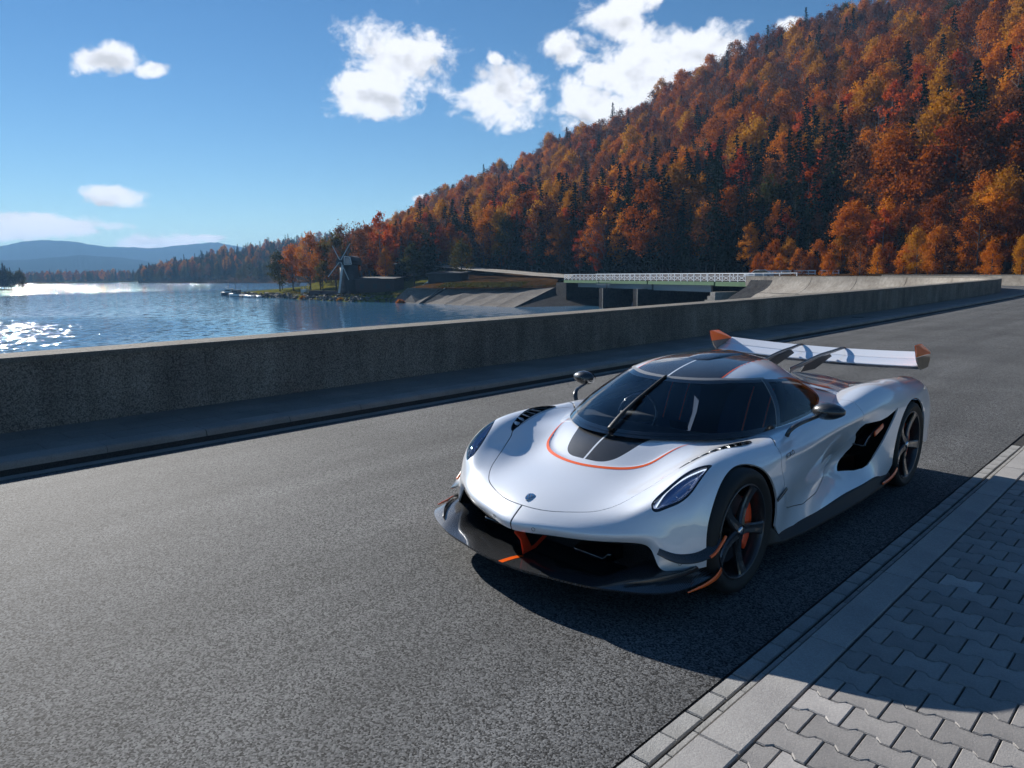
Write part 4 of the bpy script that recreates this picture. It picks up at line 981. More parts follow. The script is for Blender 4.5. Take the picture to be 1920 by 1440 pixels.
# --- far pavement and kerb along the parapet
walk = obj('walkway', *strip([(0, .085), (1.30, .085)], -14, 93), M['joint_sand']); tag(walk, kind='structure')
k = 0
for row, (o0, o1) in enumerate(((.01, .425), (.435, .855), (.865, 1.285))):
    for i in range(-5, 40):
        s0 = i*.62+(.31 if row % 2 else 0)
        if s0 > 22: break
        V, F = closed_strip([(o0, .05), (o0, .118+.002*R_.rand()), (o1, .118+.002*R_.rand()), (o1, .05)], s0+.003, s0+.617, .62)
        obj('paving_slab', V, F, M['walk_slab'], walk); k += 1
V, F = strip([(0.01, .117), (1.285, .117)], 22.4, 93, 2); tag(obj('paving_slabs', V, F, M['walk_slab'], walk), kind='stuff')
kerb = obj('kerb_bed', *strip([(1.29, .06), (1.60, .06), (1.62, -.02)], -14, 93), M['joint_sand']); tag(kerb, kind='structure')
for i in range(-6, 46):
    a = -.42+i*1.0+R_.rand()*.004; z = .127+R_.rand()*.004
    V, F = closed_strip([(1.295, .02), (1.295, z), (1.555, z), (1.578, z-.012), (1.588, z-.03), (1.61, -.02), (1.5, -.05)], a+.004, a+.996, 1)
    obj('kerb_stone', V, F, M['kerb_concrete'], kerb)
V, F = strip([(1.295, .128), (1.56, .128), (1.588, .10), (1.61, -.02)], 45.7, 93, 2); tag(obj('kerb_stones', V, F, M['kerb_concrete'], kerb), kind='stuff')
# concrete gutter strip in front of the far kerb
V, F = strip([(1.60, .005), (1.79, .012)], -14, 93); tag(obj('gutter', V, F, M['kerb_concrete']), kind='structure')
# --- near side: setts, edge strip, flush kerb slabs, bone-shaped pavers
def bevel_block(poly, z0, z1, c):
    """prism with a chamfered top edge"""
    P = np.array(poly, float); n = len(P); ctr = P.mean(0)
    e = np.roll(P, -1, 0)-P; e /= np.linalg.norm(e, axis=1)[:, None]; nr = np.c_[-e[:, 1], e[:, 0]]; b = nr+np.roll(nr, 1, 0); b /= np.maximum(np.linalg.norm(b, axis=1), .3)[:, None]
    I = P+b*c
    V = [(*p, z0) for p in P]+[(*p, z1-c) for p in P]+[(*p, z1) for p in I]
    F = [(i, (i+1) % n, (i+1) % n+n, i+n) for i in range(n)]+[(i+n, (i+1) % n+n, (i+1) % n+2*n, i+2*n) for i in range(n)]+[tuple(range(2*n, 3*n))]
    return V, F
def rect(x0, x1, y0, y1): return [(x0, y0), (x1, y0), (x1, y1), (x0, y1)]
pave = sheet('pavement', 1.30, 8.0, -9, 45, -.012, 'joint_sand')
sett_me = mesh_of('sett', *bevel_block(rect(-.0395, .0395, -.0925, .0925), -.06, 0, .006), M['sett_concrete'])
edge_me = mesh_of('edge_strip', *bevel_block(rect(-.0125, .0125, -.0935, .0935), -.06, 0, .003), M['sett_concrete'])
slab_me = mesh_of('kerb_slab', *bevel_block(rect(-.084, .084, -.517, .517), -.06, 0, .007), M['slab_concrete'])
jit = lambda a: (R_.rand()-.5)*2*a
for i in range(-14, 34):
    y = -1.515+.193*i
    link('sett', sett_me, pave, (1.362+jit(.0015), y+jit(.002), .002+jit(.002)), (jit(.008), jit(.008), jit(.01)))
    link('edge_strip', edge_me, pave, (1.432, y+.09, .006+jit(.001)), (0, 0, jit(.004)))
for i in range(-3, 8):
    link('kerb_slab', slab_me, pave, (1.549+jit(.001), -.85+1.04*i, .034+jit(.001)), (0, jit(.004), jit(.001)))
PL, PR = .190, .155
a_, e_, m_ = PL/2-.003, .0875, .0615
bone = [(-a_, -e_), (-.056, -e_), (-.034, -m_), (.034, -m_), (.056, -e_), (a_, -e_), (a_, e_), (.056, e_), (.034, m_), (-.034, m_), (-.056, e_), (-a_, e_)]
half = [(.003, -m_), (.034, -m_), (.056, -e_), (a_, -e_), (a_, e_), (.056, e_), (.034, m_), (.003, m_)]
bone_me = mesh_of('paver', *bevel_block(bone, -.05, 0, .005), M['paver']); half_me = mesh_of('paver', *bevel_block(half, -.05, 0, .005), M['paver'])
for j in range(-5, 37):
    y = -1.175+PR*j
    for i in range(0, 7):
        if j % 2 == 0: x = 1.642+PL*(i+.5); me = bone_me
        else: x = 1.642+PL*i; me = half_me if i == 0 else bone_me
        if len(pave.children) > 405 or (y < -1.0 and x > 2.6): continue
        link('paver', me, pave, (x+jit(.001), y+jit(.001), .033+jit(.0015)), (jit(.006), jit(.006), jit(.004)))
def paver_rest():
    V, F = [], []
    for j in range(-16, 60):
        for i in range(0, 14):
            y = -1.175+PR*j; x = 1.642+PL*(i+(.5 if j % 2 == 0 else 0))
            if -5 <= j < 37 and i < 7: continue
            if i == 0 and j % 2: continue
            o = len(V); V += [(x+px, y+py, .033) for px, py in bone]; F.append(tuple(range(o, o+12)))
    tag(obj('pavers', V, F, M['paver'], pave), kind='stuff')
paver_rest()
# --- outer parapet of the road beyond the bend
ow = empty('outer_parapet', (-12, 79, 0)); tag(ow, 'sunlit low concrete wall across the far end of the road', 'wall')
V, F = closed_strip([(10.4, -.05), (10.4, .86), (10.9, .86), (10.9, -.05)], 47, 84, 1.5); obj('wall_panel', [(x+12, y-79, z) for x, y, z in V], F, M['dam_concrete'], ow)
V, F = closed_strip([(10.37, .862), (10.37, .92), (10.93, .92), (10.93, .862)], 47, 84, 1.5); obj('coping', [(x+12, y-79, z) for x, y, z in V], F, M['wall_top'], ow)
# ================================================================= hillside
# columns: foot x, y, z, skyline x, y, z
HC = np.array([(-200,118,-2.2,-455.2,242.7,22.7),(-181,113,-1.8,-396.4,225,22.7),(-165,111.5,-1,-358.3,229.9,26),(-156,112,.6,-340.1,238.9,31.2),(-151.9,115.1,2.5,-333.5,256.2,36.2),(-148.5,119.4,3,-329.8,268.8,45.4),(-135.6,126.5,2,-309.7,291.7,56.4),(-115.8,125,1.5,-281.3,305.7,67.9),(-96.9,121.5,1,-246.6,309.1,75.9),(-82.2,119.9,1,-219,317.1,84.8),(-68.4,116.9,1,-192.3,322.4,95.9),(-56.6,114.2,1,-166.7,325.2,103.1),(-46.2,111.3,1,-142.5,325.7,106.8),(-36.8,107.5,1,-123.3,333.5,112.9),(-25.2,102.7,1,-95,337.6,124.6),(-14.9,99.8,1,-65.7,339.5,129.5),(-3.8,96.1,1,-31.7,344.6,130.2),(11.6,90.9,1,23.3,345.7,114.5),(60,80,1,110,330,95)])
HC = nat_spline(np.arange(len(HC), dtype=float), HC, np.linspace(0, len(HC)-1, 91))
TREE_H = 16.5
def hill_point(u, v):
    """u along the columns 0..90, v from the foot (0) to the ridge (1) and over it"""
    i = int(min(max(u, 0), 89.999)); t = u-i; c = HC[i]*(1-t)+HC[i+1]*t
    x = c[0]+(c[3]-c[0])*v; y = c[1]+(c[4]-c[1])*v; zt = c[5]-TREE_H*.8
    w = max(0.0, min(v, 1.0)); z = c[2]+(zt-c[2])*(w**1.18)-(max(0, v-1)*40)
    if v < 0: z += v*30
    z += 2.6*math.sin(u*.55+v*7)*math.sin(v*math.pi)*(.4+.6*w)+1.6*math.sin(u*1.3+v*15)*w*(1-w)*4*.5
    return x, y, z
nu, nv = 91, 26
V = [hill_point(u, v) for u in range(nu) for v in np.linspace(-.06, 1.25, nv)]
F = [(i*nv+j, (i+1)*nv+j, (i+1)*nv+j+1, i*nv+j+1) for i in range(nu-1) for j in range(nv-1)]
tag(obj('hillside', V, F, M['forest_floor'], smooth=True), kind='structure')
# lower land in front of the foot: lake bank, ground behind the bridge and beyond the bend
SH = [(-240,108,-4.3),(-221,98.5,-4.2),(-200,92.2,-4.2),(-180.5,91.8,-4.2),(-156.2,87.4,-4.2),(-134,85,-4.2),(-121.8,88.6,-4.2)]
BK_ = [(-236,114,-3.6),(-219,104,-3.3),(-199,96.5,-3.2),(-180,95,-3.1),(-155.6,90,-3.0),(-133.5,87.6,-2.9),(-122.3,90.2,-2.7)]
FT = [(-230,135,-2),(-210,118,-2),(-192,106,-2.2),(-176,102,-2.4),(-160,99,-2.3),(-146,100,-2.0),(-128,100,-1.5)]
FT2 = [(-250,190,3),(-230,160,2),(-205,130,1.5),(-188,118,1),(-172,112,.8),(-158,114,1.8),(-142,121,2.6)]
G = np.array([SH, BK_, FT, FT2], float); n = G.shape[1]
tag(obj('lake_bank', G.reshape(-1, 3), [(i*n+j, i*n+j+1, (i+1)*n+j+1, (i+1)*n+j) for i in range(3) for j in range(n-1)], M['grass'], smooth=True), kind='structure')
G = np.array([[(-122,90.5,-2.75),(-116.4,88.4,-1.2),(-105,90.9,-1.2),(-93.2,93.5,-1.2),(-86.2,98.9,-1.2)], [(-124,93,-2.4),(-117,92.2,-.7),(-106,95,-.4),(-95,97.5,-.1),(-87,100.5,.2)], [(-128,100,-1.5),(-121,103,-.2),(-111,104,.3),(-100,105,.5),(-89.5,103.5,.6)], [(-142,122,2.4),(-134,122,2.0),(-122,121.5,1.6),(-109,121,1.3),(-97,118,1.0)]], float); n = 5
tag(obj('slope_bank', G.reshape(-1, 3), [(i*n+j, i*n+j+1, (i+1)*n+j+1, (i+1)*n+j) for i in range(3) for j in range(n-1)], M['forest_floor'], smooth=True), kind='structure')
tag(obj('forest_edge', [(-100,112,.35),(-90,104,.3),(-47,86,.2),(-34,84,.1),(-14,82,-.04),(30,82,-.04),(60,84,-.04),(-100,128,1.5),(-84,124,1.3),(-68,121,1.2),(-46,116,1.2),(-25,108,1.2),(12,96,1.2),(60,92,1.2)], [(i, i+1, i+8, i+7) for i in range(6)], M['forest_floor']), kind='structure')
# road climbing from the bridge to the left
rp = np.array([(-84,100.6,.55),(-89,102.6,.75),(-99,107,1.05),(-109,111.4,1.5),(-120,114.6,2.0),(-131,117.6,2.6),(-149,120.3,3.7),(-166,124,4.6)])
V = []
for p, w_ in zip(rp, (3, 3.2, 3.4, 3.6, 3.8, 4, 4.2, 4.2)): V += [(p[0]+.35*w_, p[1]-w_*.55, p[2]-.05), (p[0]-.35*w_, p[1]+w_*.75, p[2]+.5)]
tag(obj('hill_road', V, [(2*i, 2*i+1, 2*i+3, 2*i+2) for i in range(len(rp)-1)], M['dam_concrete'], smooth=True), kind='structure')
# concrete lake slope left of the bridge, in slabs
cs = empty('lake_slope', (-100, 88, -3)); tag(cs, 'sloping concrete slab embankment on the waterline left of the bridge', 'embankment')
BL, BR, TL, TR = map(np.array, ((-121.3,87.3,-4.4), (-82.6,83.2,-4.4), (-116.4,88.3,-1.1), (-86.2,98.8,-1.1)))
us = [0, .26, .30, .48, .62, .76, .88, 1]
for i in range(len(us)-1):
    if i == 1: continue
    a, b = us[i]+.001, us[i+1]-.001
    P = [BL+(BR-BL)*a, BL+(BR-BL)*b, TL+(TR-TL)*b, TL+(TR-TL)*a]; P = [p-(-100, 88, -3) for p in P]; D = np.array([.1, .25, -.4])
    obj('slab', P+[p+D for p in P], [(0, 1, 2, 3), (7, 6, 5, 4), (0, 4, 5, 1), (1, 5, 6, 2), (2, 6, 7, 3), (3, 7, 4, 0)], M['slope_concrete'], cs)
P = [BL+(BR-BL)*.26, BL+(BR-BL)*.30, TL+(TR-TL)*.30, TL+(TR-TL)*.26]; P = [p-(-100, 88, -3)+np.array([.1, .3, -.1]) for p in P]
obj('drain_channel', P, [(0, 1, 2, 3)], M['dark_concrete'], cs)
P = [p-np.array((-100, 88, -3)) for p in (BR, TR, TR+(1.5, 6, -.2), BR+(10, 14, 0))]; obj('end_wall', P, [(0, 1, 2, 3)], M['dark_concrete'], cs)
# strip of ochre grass along the top of the slope
def tufts(n, fn, h0, h1):
    V, F = [], []
    for i in range(n):
        x, y, z = fn(); h = h0+R_.rand()*(h1-h0); a = R_.rand()*6.28; w_ = h*.5
        o = len(V); dx, dy = math.cos(a)*w_, math.sin(a)*w_; lx, ly = jit(.3)*h, jit(.3)*h
        V += [(x-dx, y-dy, z-.1), (x+dx, y+dy, z-.1), (x+dx*.6+lx, y+dy*.6+ly, z+h), (x-dx*.6+lx, y-dy*.6+ly, z+h)]; F.append((o, o+1, o+2, o+3))
    return V, F
def along(Pl, spread, zoff=0):
    Pl = np.array(Pl, float)
    def fn():
        t = R_.rand()*(len(Pl)-1); i = int(t); p = Pl[i]+(Pl[min(i+1, len(Pl)-1)]-Pl[i])*(t-i); s = R_.rand()
        return p[0]+s*spread[0], p[1]+s*spread[1], p[2]+s*spread[2]+zoff
    return fn
V, F = tufts(5200, along([(-110,90.6,-1.15),(-93.2,93.8,-1.1),(-86.3,99.2,-1.0)], (-.8, 3.2, .85)), .10, .28); tag(obj('slope_grass', V, F, M['leaf_olive']), 'ochre grass strip along the top of the concrete slope', 'grass', kind='stuff')
V, F = tufts(900, along(BK_[3:], (-.4, 1.6, .15)), .15, .4); tag(obj('bank_grass', V, F, M['leaf_olive']), 'short green grass on the bank by the windmill', 'grass', kind='stuff')
# ================================================================= bridge
BR_R, BR_L = np.array([-36.9, 77.1]), np.array([-81.6, 95.9])
bt = (BR_L-BR_R); BLEN = np.linalg.norm(bt); bt /= BLEN; bn = np.array([-bt[1], bt[0]]);
if bn[1] > 0: bn = -bn                                            # towards the camera
bridge = empty('road_bridge', (BR_R[0], BR_R[1], 0)); tag(bridge, 'low road bridge with green girder and white railing over the spillway', 'bridge')
def bp_(s, o, z): p = bt*s+bn*o; return (p[0], p[1], z)
def bbox(s0, s1, o0, o1, z0, z1):
    m = MB(); m.hexa([bp_(s0, o0, z0), bp_(s1, o0, z0), bp_(s1, o1, z0), bp_(s0, o1, z0), bp_(s0, o0, z1), bp_(s1, o0, z1), bp_(s1, o1, z1), bp_(s0, o1, z1)]); return m
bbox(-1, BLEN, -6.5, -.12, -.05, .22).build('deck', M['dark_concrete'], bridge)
for i, (s0, s1) in enumerate(((0, 7.0), (7.3, 22), (22.3, 36), (36.3, BLEN))): bbox(s0, s1, -.1, .06, -.30 if i == 0 else -.22, .24).build('girder', M['green_paint'], bridge)
for s0, s1, z0, z1 in ((9, 22, -1.1, -.25), (22.4, 35, -1.0, -.25), (35.4, 45, -.95, -.25)): bbox(s0, s1, -1.2, -.9, z0, z1).build('steel_beam', M['steel_grey'], bridge)
npost = 34
for i in range(npost+1):
    s = .1+(BLEN-.3)*i/npost; bbox(s-.05, s+.05, -.06, .02, .24, 1.22).build('railing_post', M['white_metal'], bridge)
for z0, z1 in ((1.16, 1.24), (.95, .99), (.40, .45), (.66, .70)): bbox(0, BLEN, -.045, .005, z0, z1).build('rail', M['white_metal'], bridge)
for i in range(npost):
    s = .1+(BLEN-.3)*(i+.5)/npost; w_ = (BLEN-.3)/npost*.36
    m = MB(); m.bar(bp_(s-w_, -.02, .45), bp_(s+w_, -.02, .92), .05); m.bar(bp_(s-w_, -.02, .92), bp_(s+w_, -.02, .45), .05); m.build('railing_cross', M['white_metal'], bridge)
for z0, z1 in ((1.16, 1.24), (.70, .75)): bbox(0, BLEN, -6.42, -6.36, z0, z1).build('rail', M['white_metal'], bridge)
for i in range(0, npost+1, 2):
    s = .1+(BLEN-.3)*i/npost; bbox(s-.05, s+.05, -6.43, -6.35, .2, 1.22).build('railing_post', M['white_metal'], bridge)
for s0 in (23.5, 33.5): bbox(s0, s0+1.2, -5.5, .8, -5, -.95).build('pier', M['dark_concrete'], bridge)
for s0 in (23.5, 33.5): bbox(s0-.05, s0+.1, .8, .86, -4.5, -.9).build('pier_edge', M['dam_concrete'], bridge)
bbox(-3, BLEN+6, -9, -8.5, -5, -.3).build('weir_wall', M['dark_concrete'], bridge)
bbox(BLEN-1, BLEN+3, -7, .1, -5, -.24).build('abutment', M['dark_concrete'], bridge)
m = MB()
for i in range(7): m.hexa([bp_(3+i*.9, 3.2-i*.3, -4.8), bp_(3.9+i*.9, 3.2-i*.3, -4.8), bp_(3.9+i*.9, -.2, -4.8), bp_(3+i*.9, -.2, -4.8), bp_(3+i*.9, 3.2-i*.3, -.9-.5*i), bp_(3.9+i*.9, 3.2-i*.3, -.9-.5*i), bp_(3.9+i*.9, -.2, -.9-.5*i), bp_(3+i*.9, -.2, -.9-.5*i)])
m.build('abutment_steps', M['dam_concrete'], bridge)
# arched gate between the piers
V, F = [], []
for i in range(17):
    a = math.pi*i/16; s = 29.2-3.6*math.cos(a); V += [bp_(s, -4, -4.9), bp_(s, -4, -4.0+1.9*math.sin(a))]
F = [(2*i, 2*i+2, 2*i+3, 2*i+1) for i in range(16)]; obj('gate_opening', V, F, M['window_sky'], bridge)
# inspection platform railing
m = MB()
for i in range(7): m.bar(bp_(31.2+i*.7, .9, -.95), bp_(31.2+i*.7, .9, .1), .05)
m.bar(bp_(31.2, .9, .1), bp_(35.4, .9, .1), .06); m.bar(bp_(31.2, .9, -.4), bp_(35.4, .9, -.4), .05); m.build('platform_rail', M['steel_grey'], bridge)
# white guard rails on the crest beyond the bridge
for (x0, y0, x1, y1, lb) in ((-49.0, 104.3, -44.5, 104.3, 'leftmost white guard rail at the forest foot, beside the white car'), (-44.1, 104.2, -40.7, 103.9, 'middle white guard rail at the forest foot'), (-40.0, 103.8, -37.4, 103.9, 'rightmost white guard rail standing apart at the forest foot')):
    g = empty('guard_rail', (x0, y0, .42)); tag(g, lb, 'guard rail', 'white guard rails by the forest')
    for z in (.95, .55): MB().bar((0, 0, z), (x1-x0, y1-y0, z), .08, .16).build('beam', M['white_metal'], g)
    for t in (.05, .35, .65, .95): MB().box((x1-x0)*t-.06, (x1-x0)*t+.06, (y1-y0)*t+.06, (y1-y0)*t+.18, -.9, 1.0).build('post', M['white_metal'], g)
# white car parked by the bridge end
def small_car():
    c = empty('parked_car', (-45.6, 96.0, .2), (0, 0, math.radians(25))); tag(c, 'small white car parked at the right end of the bridge', 'car')
    prof = [(-2.0,.35),(-2.05,.6),(-1.95,.82),(-1.1,.92),(-.55,1.38),(.9,1.42),(1.6,1.0),(2.0,.92),(2.05,.5),(1.95,.3)]
    rings = [[(x, y, z) for x, z in prof] for y in (-.82, .82)]
    add('body', loft(np.array(rings)), M['white_metal'], c, smooth=False)
    for y, s in ((-.83, 1), (.83, -1)): obj('window', [(-.95, y, .95), (1.4, y, 1.0), (.85, y, 1.34), (-.5, y, 1.32)], [(0, 1, 2, 3)], M['window_dark'], c)
    obj('windscreen', [(-1.12, -.7, .95), (-1.12, .7, .95), (-.6, .66, 1.36), (-.6, -.66, 1.36)], [(0, 1, 2, 3)], M['window_dark'], c)
    for x in (-1.3, 1.3):
        for y in (-.8, .8):
            w_ = lathe([(.001, .08), (.28, .08), (.31, .04), (.31, -.1), (.001, -.1)], 20); w_.V = np.c_[w_.V[:, 1], w_.V[:, 0]*(1 if y > 0 else -1), w_.V[:, 2]]+[x, y, .31]; add('wheel', TM(w_.V, w_.T), M['rubber'], c)
small_car()
# ================================================================= windmill, hut, boats, buildings on the bank
def windmill():
    x, y, z = -141.6, 87.5+3.8, -2.75
    w = empty('windmill', (x, y, z), (0, 0, math.radians(28))); w.scale = (1.2, 1.2, 1.08); tag(w, 'black tarred windmill with pale sails on the lake bank', 'windmill')
    rings = [[(r*math.cos(a), r*math.sin(a), h) for a in np.linspace(0, 2*math.pi, 9)[:-1]] for r, h in ((2.15, 0), (2.0, 1.5), (1.85, 4.2), (1.75, 6.0))]
    add('tower', loft(np.array(rings)), M['tarred_wood'], w, smooth=False)
    prof = [(-1.75, 6.0), (-1.7, 6.9), (-1.3, 7.6), (-.6, 7.95), (.6, 7.95), (1.3, 7.6), (1.7, 6.9), (1.75, 6.0)]
    add('cap', loft(np.array([[(px, py, pz) for px, pz in prof] for py in (-1.9, 1.9)])), M['tarred_wood'], w, smooth=False)
    obj('cap_window', [(.2, -1.95, 6.3), (1.5, -1.95, 6.3), (1.25, -1.95, 7.5), (.35, -1.95, 7.6)], [(0, 1, 2, 3)], M['window_sky'], w)
    fr = MB()
    for a, b in (((.1, 6.2), (1.65, 6.2)), ((1.65, 6.2), (1.35, 7.65)), ((1.35, 7.65), (.2, 7.85)), ((.2, 7.85), (.1, 6.2))): fr.bar((a[0], -1.98, a[1]), (b[0], -1.98, b[1]), .12)
    fr.build('window_frame', M['white_wood'], w)
    hub = (-.4, -2.5, 6.9); MB().bar((-.4, -1.7, 6.9), (-.4, -2.75, 6.9), .35).build('shaft', M['tarred_wood'], w)
    for dx, dz in ((-1.5, 3.1), (2.2, 3.5), (-2.7, -3.2), (1.6, -3.9)):
        e = (hub[0]+dx, hub[1], hub[2]+dz); s = MB(); s.bar(hub, e, .15, .08, up=(0, 1, 0)); s.build('sail', M['sail_grey'], w)
    MB().bar((-.1, -2.3, 6.0), (-.9, -2.6, .3), .34).build('tail_pole', M['white_wood'], w)
    for h in (1.2, 3.0, 4.6): MB().box(-.35, .35, -2.02, -1.9, h, h+.7).build('window', M['pane_dark'], w)
windmill()
def hut():
    h = empty('kiosk', (-165.5, 93.6, -3.05), (0, 0, math.radians(30))); tag(h, 'tiny white kiosk with bright pitched roof by the shore', 'kiosk')
    MB().box(-.75, .75, -.7, .7, 0, 1.2).build('wall', M['white_wood'], h)
    for px in (-.7, .7):
        for py in (-.65, .65): MB().box(px-.06, px+.06, py-.06, py+.06, 1.2, 2.0).build('post', M['white_wood'], h)
    MB().hexa([(-1.05, -1, 1.95), (1.05, -1, 1.95), (.95, 0, 2.75), (-.95, 0, 2.75), (-1.05, -1, 2.03), (1.05, -1, 2.03), (.95, 0, 2.83), (-.95, 0, 2.83)]).build('roof_side', M['white_wood'], h)
    MB().hexa([(-.95, 0, 2.75), (.95, 0, 2.75), (1.05, 1, 1.95), (-1.05, 1, 1.95), (-.95, 0, 2.83), (.95, 0, 2.83), (1.05, 1, 2.03), (-1.05, 1, 2.03)]).build('roof_side', M['white_wood'], h)
hut()
def low_building(x, y, z, rot, L_, D_, H_, lb, wallm):
    b = empty('building', (x, y, z), (0, 0, rot)); tag(b, lb, 'building')
    MB().box(-L_/2, L_/2, -D_/2, D_/2, 0, H_).build('wall', M[wallm], b)
    MB().hexa([(-L_/2-.4, -D_/2-.5, H_), (L_/2+.4, -D_/2-.5, H_), (L_/2+.4, D_/2+.4, H_+.4), (-L_/2-.4, D_/2+.4, H_+.4), (-L_/2-.4, -D_/2-.5, H_+.15), (L_/2+.4, -D_/2-.5, H_+.15), (L_/2+.4, D_/2+.4, H_+.55), (-L_/2-.4, D_/2+.4, H_+.55)]).build('roof', M['roof_dark'], b)
    n = max(2, int(L_/2.4))
    for i in range(n):
        px = -L_/2+(i+.5)*L_/n; MB().box(px-.5, px+.5, -D_/2-.03, -D_/2+.05, .9, 1.9).build('window', M['pane_dark'], b)
low_building(-134.5, 94.5, -2.35, math.radians(28), 9.5, 5, 2.9, 'low dark building right of the windmill', 'brick_dark')
low_building(-146, 112, 1.6, math.radians(30), 6, 4, 2.4, 'small dark shed among trees above the bank', 'tarred_wood')
low_building(-122, 104, -.7, math.radians(25), 8, 4, 2.2, 'long dark shed behind the top of the concrete slope', 'tarred_wood')
tw = empty('terrace_wall', (-147, 89.2, -3.0), (0, 0, math.radians(3))); tag(tw, 'low dark terrace wall below the windmill', 'wall')
for i in range(8): MB().box(-8+i*2.0, -8+i*2.0+1.98, -.2, .2, 0, 1.0).build('wall_panel', M['brick_dark'], tw)
def boat(x, y, rot, L_, hullm, cabin, mast, lb):
    b = empty('boat', (x, y, WZ), (0, 0, rot)); tag(b, lb, 'boat', 'boats moored by the bank')
    rings = []
    for t in np.linspace(0, 1, 9):
        w_ = L_*.17*math.sin(math.pi*min(1, .25+.75*(1-t))*.5)**.8*(1 if t < .98 else .05); sh = .75+.35*t
        rings.append([((t-.5)*L_, s*w_, zz) for s, zz in ((-1, sh*L_*.14), (-.75, -.1), (.75, -.1), (1, sh*L_*.14))])
    add('hull', loft(np.array(rings)), M[hullm], b, smooth=False)
    if cabin:
        MB().box(-L_*.22, L_*.12, -L_*.10, L_*.10, L_*.12, L_*.30).build('cabin', M['boat_white' if hullm != 'boat_white' else 'grey_wood'], b)
        MB().box(-L_*.20, L_*.13, -L_*.105, L_*.105, L_*.20, L_*.26).build('window', M['pane_dark'], b)
    if mast: MB().bar((0, 0, .3), (0, 0, mast), .09).build('mast', M['grey_wood'], b)
boat(-216, 97.0, math.radians(200), 6.5, 'boat_dark', True, 4.2, 'dark cabin boat farthest out on the water')
boat(-198, 90.8, math.radians(190), 6.5, 'boat_white', True, 4.6, 'larger white cabin boat with mast, beside the jetty')
boat(-192.5, 90.0, math.radians(170), 4.5, 'grey_wood', False, 0, 'open grey rowing boat right of the white cabin boat')
boat(-187.5, 89.3, math.radians(185), 4.5, 'boat_white', False, 3.6, 'open white boat with a thin mast')
boat(-182.5, 89.6, math.radians(160), 4.0, 'boat_white', False, 0, 'small white boat nearest the stone bank')
jt = empty('jetty', (-198, 92.5, WZ)); tag(jt, 'wooden jetty behind the moored boats', 'jetty')
for i in range(14): MB().box(-8+i*1.5, -8+i*1.5+1.46, -.7, .7, .45, .52).build('plank', M['grey_wood'], jt)
for i in range(6): MB().box(-7.5+i*3.6, -7.3+i*3.6, -.8, -.6, -1, 1.0).build('pile', M['grey_wood'], jt)
# stones along the waterline
def stones():
    V, F = [], []; fn = along([SH[2], SH[3], SH[4], SH[5], SH[6]], (.0, 2.4, 1.15))
    for i in range(420):
        x, y, z = fn(); r = .2+.45*R_.rand()**2; o = len(V)
        P = R_.normal(size=(8, 3)); P /= np.linalg.norm(P, axis=1)[:, None]
        base = [(1,1,1),(1,-1,1),(-1,-1,1),(-1,1,1),(1,1,-1),(1,-1,-1),(-1,-1,-1),(-1,1,-1)]
        V += [(x+r*(b[0]*.6+.35*p[0]), y+r*(b[1]*.6+.35*p[1]), z+.1+r*(b[2]*.45+.3*p[2])) for b, p in zip(base, P)]
        F += [tuple(o+i for i in f) for f in ((0, 3, 2, 1), (4, 5, 6, 7), (0, 1, 5, 4), (1, 2, 6, 5), (2, 3, 7, 6), (3, 0, 4, 7))]
    tag(obj('shore_stones', V, F, M['rock']), 'grey boulders heaped along the waterline below the windmill', 'rocks', kind='stuff')
stones()
# ================================================================= trees
def quads(Cn, size, R, flat=0.):
    """leaf-clump quads at centres Cn"""
    n = len(Cn); a = R.normal(size=(n, 3)); a[:, 2] *= (1-flat); a /= np.linalg.norm(a, axis=1)[:, None]
    b = np.cross(a, R.normal(size=(n, 3))); b /= np.linalg.norm(b, axis=1)[:, None]
    s = (size*(.6+.8*R.rand(n)))[:, None]; a, b = a*s*.5, b*s*.38
    V = np.stack([Cn-a, Cn+b*1.1, Cn+a, Cn-b], 1).reshape(-1, 3); F = np.arange(4*n).reshape(-1, 4); return V, F
def limb(V, F, p, q, r0, r1, n=5):
    p, q = np.array(p, float), np.array(q, float); t = q-p; t /= np.linalg.norm(t); u = np.cross(t, (0.3, .9, .1)); u /= np.linalg.norm(u); v = np.cross(t, u); o = len(V)
    for c, r in ((p, r0), (q, r1)):
        for k in range(n): w_ = 6.283*k/n; V.append(tuple(c+u*r*math.cos(w_)+v*r*math.sin(w_)))
    for k in range(n): F.append((o+k, o+(k+1) % n, o+n+(k+1) % n, o+n+k))
def broadleaf(seed, h, rx, nc, nl, ls, base=.28, dens=1.0, point=.0):
    R = np.random.RandomState(seed); tv, tf = [], []; pts = []
    top = np.array([R.normal()*.3, R.normal()*.3, h*.93]); limb(tv, tf, (0, 0, -.6), (top[0]*.4, top[1]*.4, h*.5), .20, .13, 6); limb(tv, tf, (top[0]*.4, top[1]*.4, h*.5), top, .13, .03)
    for i in range(nc):
        z = base+(1-base)*R.rand()**.85; rr = math.sin(math.pi*min(1, max(.04, (z-base)/(1-base)))**(.75+point))**.7*rx*(.45+.62*R.rand())
        a = R.rand()*6.283; c = np.array([math.cos(a)*rr, math.sin(a)*rr, z*h*(.97+.06*R.rand())]); pts.append(c)
        if i % 3 == 0:
            z0 = max(.22*h, c[2]-rr*.8); limb(tv, tf, (top[0]*.4*z0/h*2, top[1]*.4*z0/h*2, z0), c*.92+np.array([0, 0, c[2]*.04]), .07, .02, 4)
    Cn = np.vstack([c+R.normal(size=(nl, 3))*np.array([.62, .62, .5])*rx*.27 for c in pts]); Cn = Cn[R.rand(len(Cn)) < dens]
    return (tv, tf), quads(Cn, ls, R, .25)
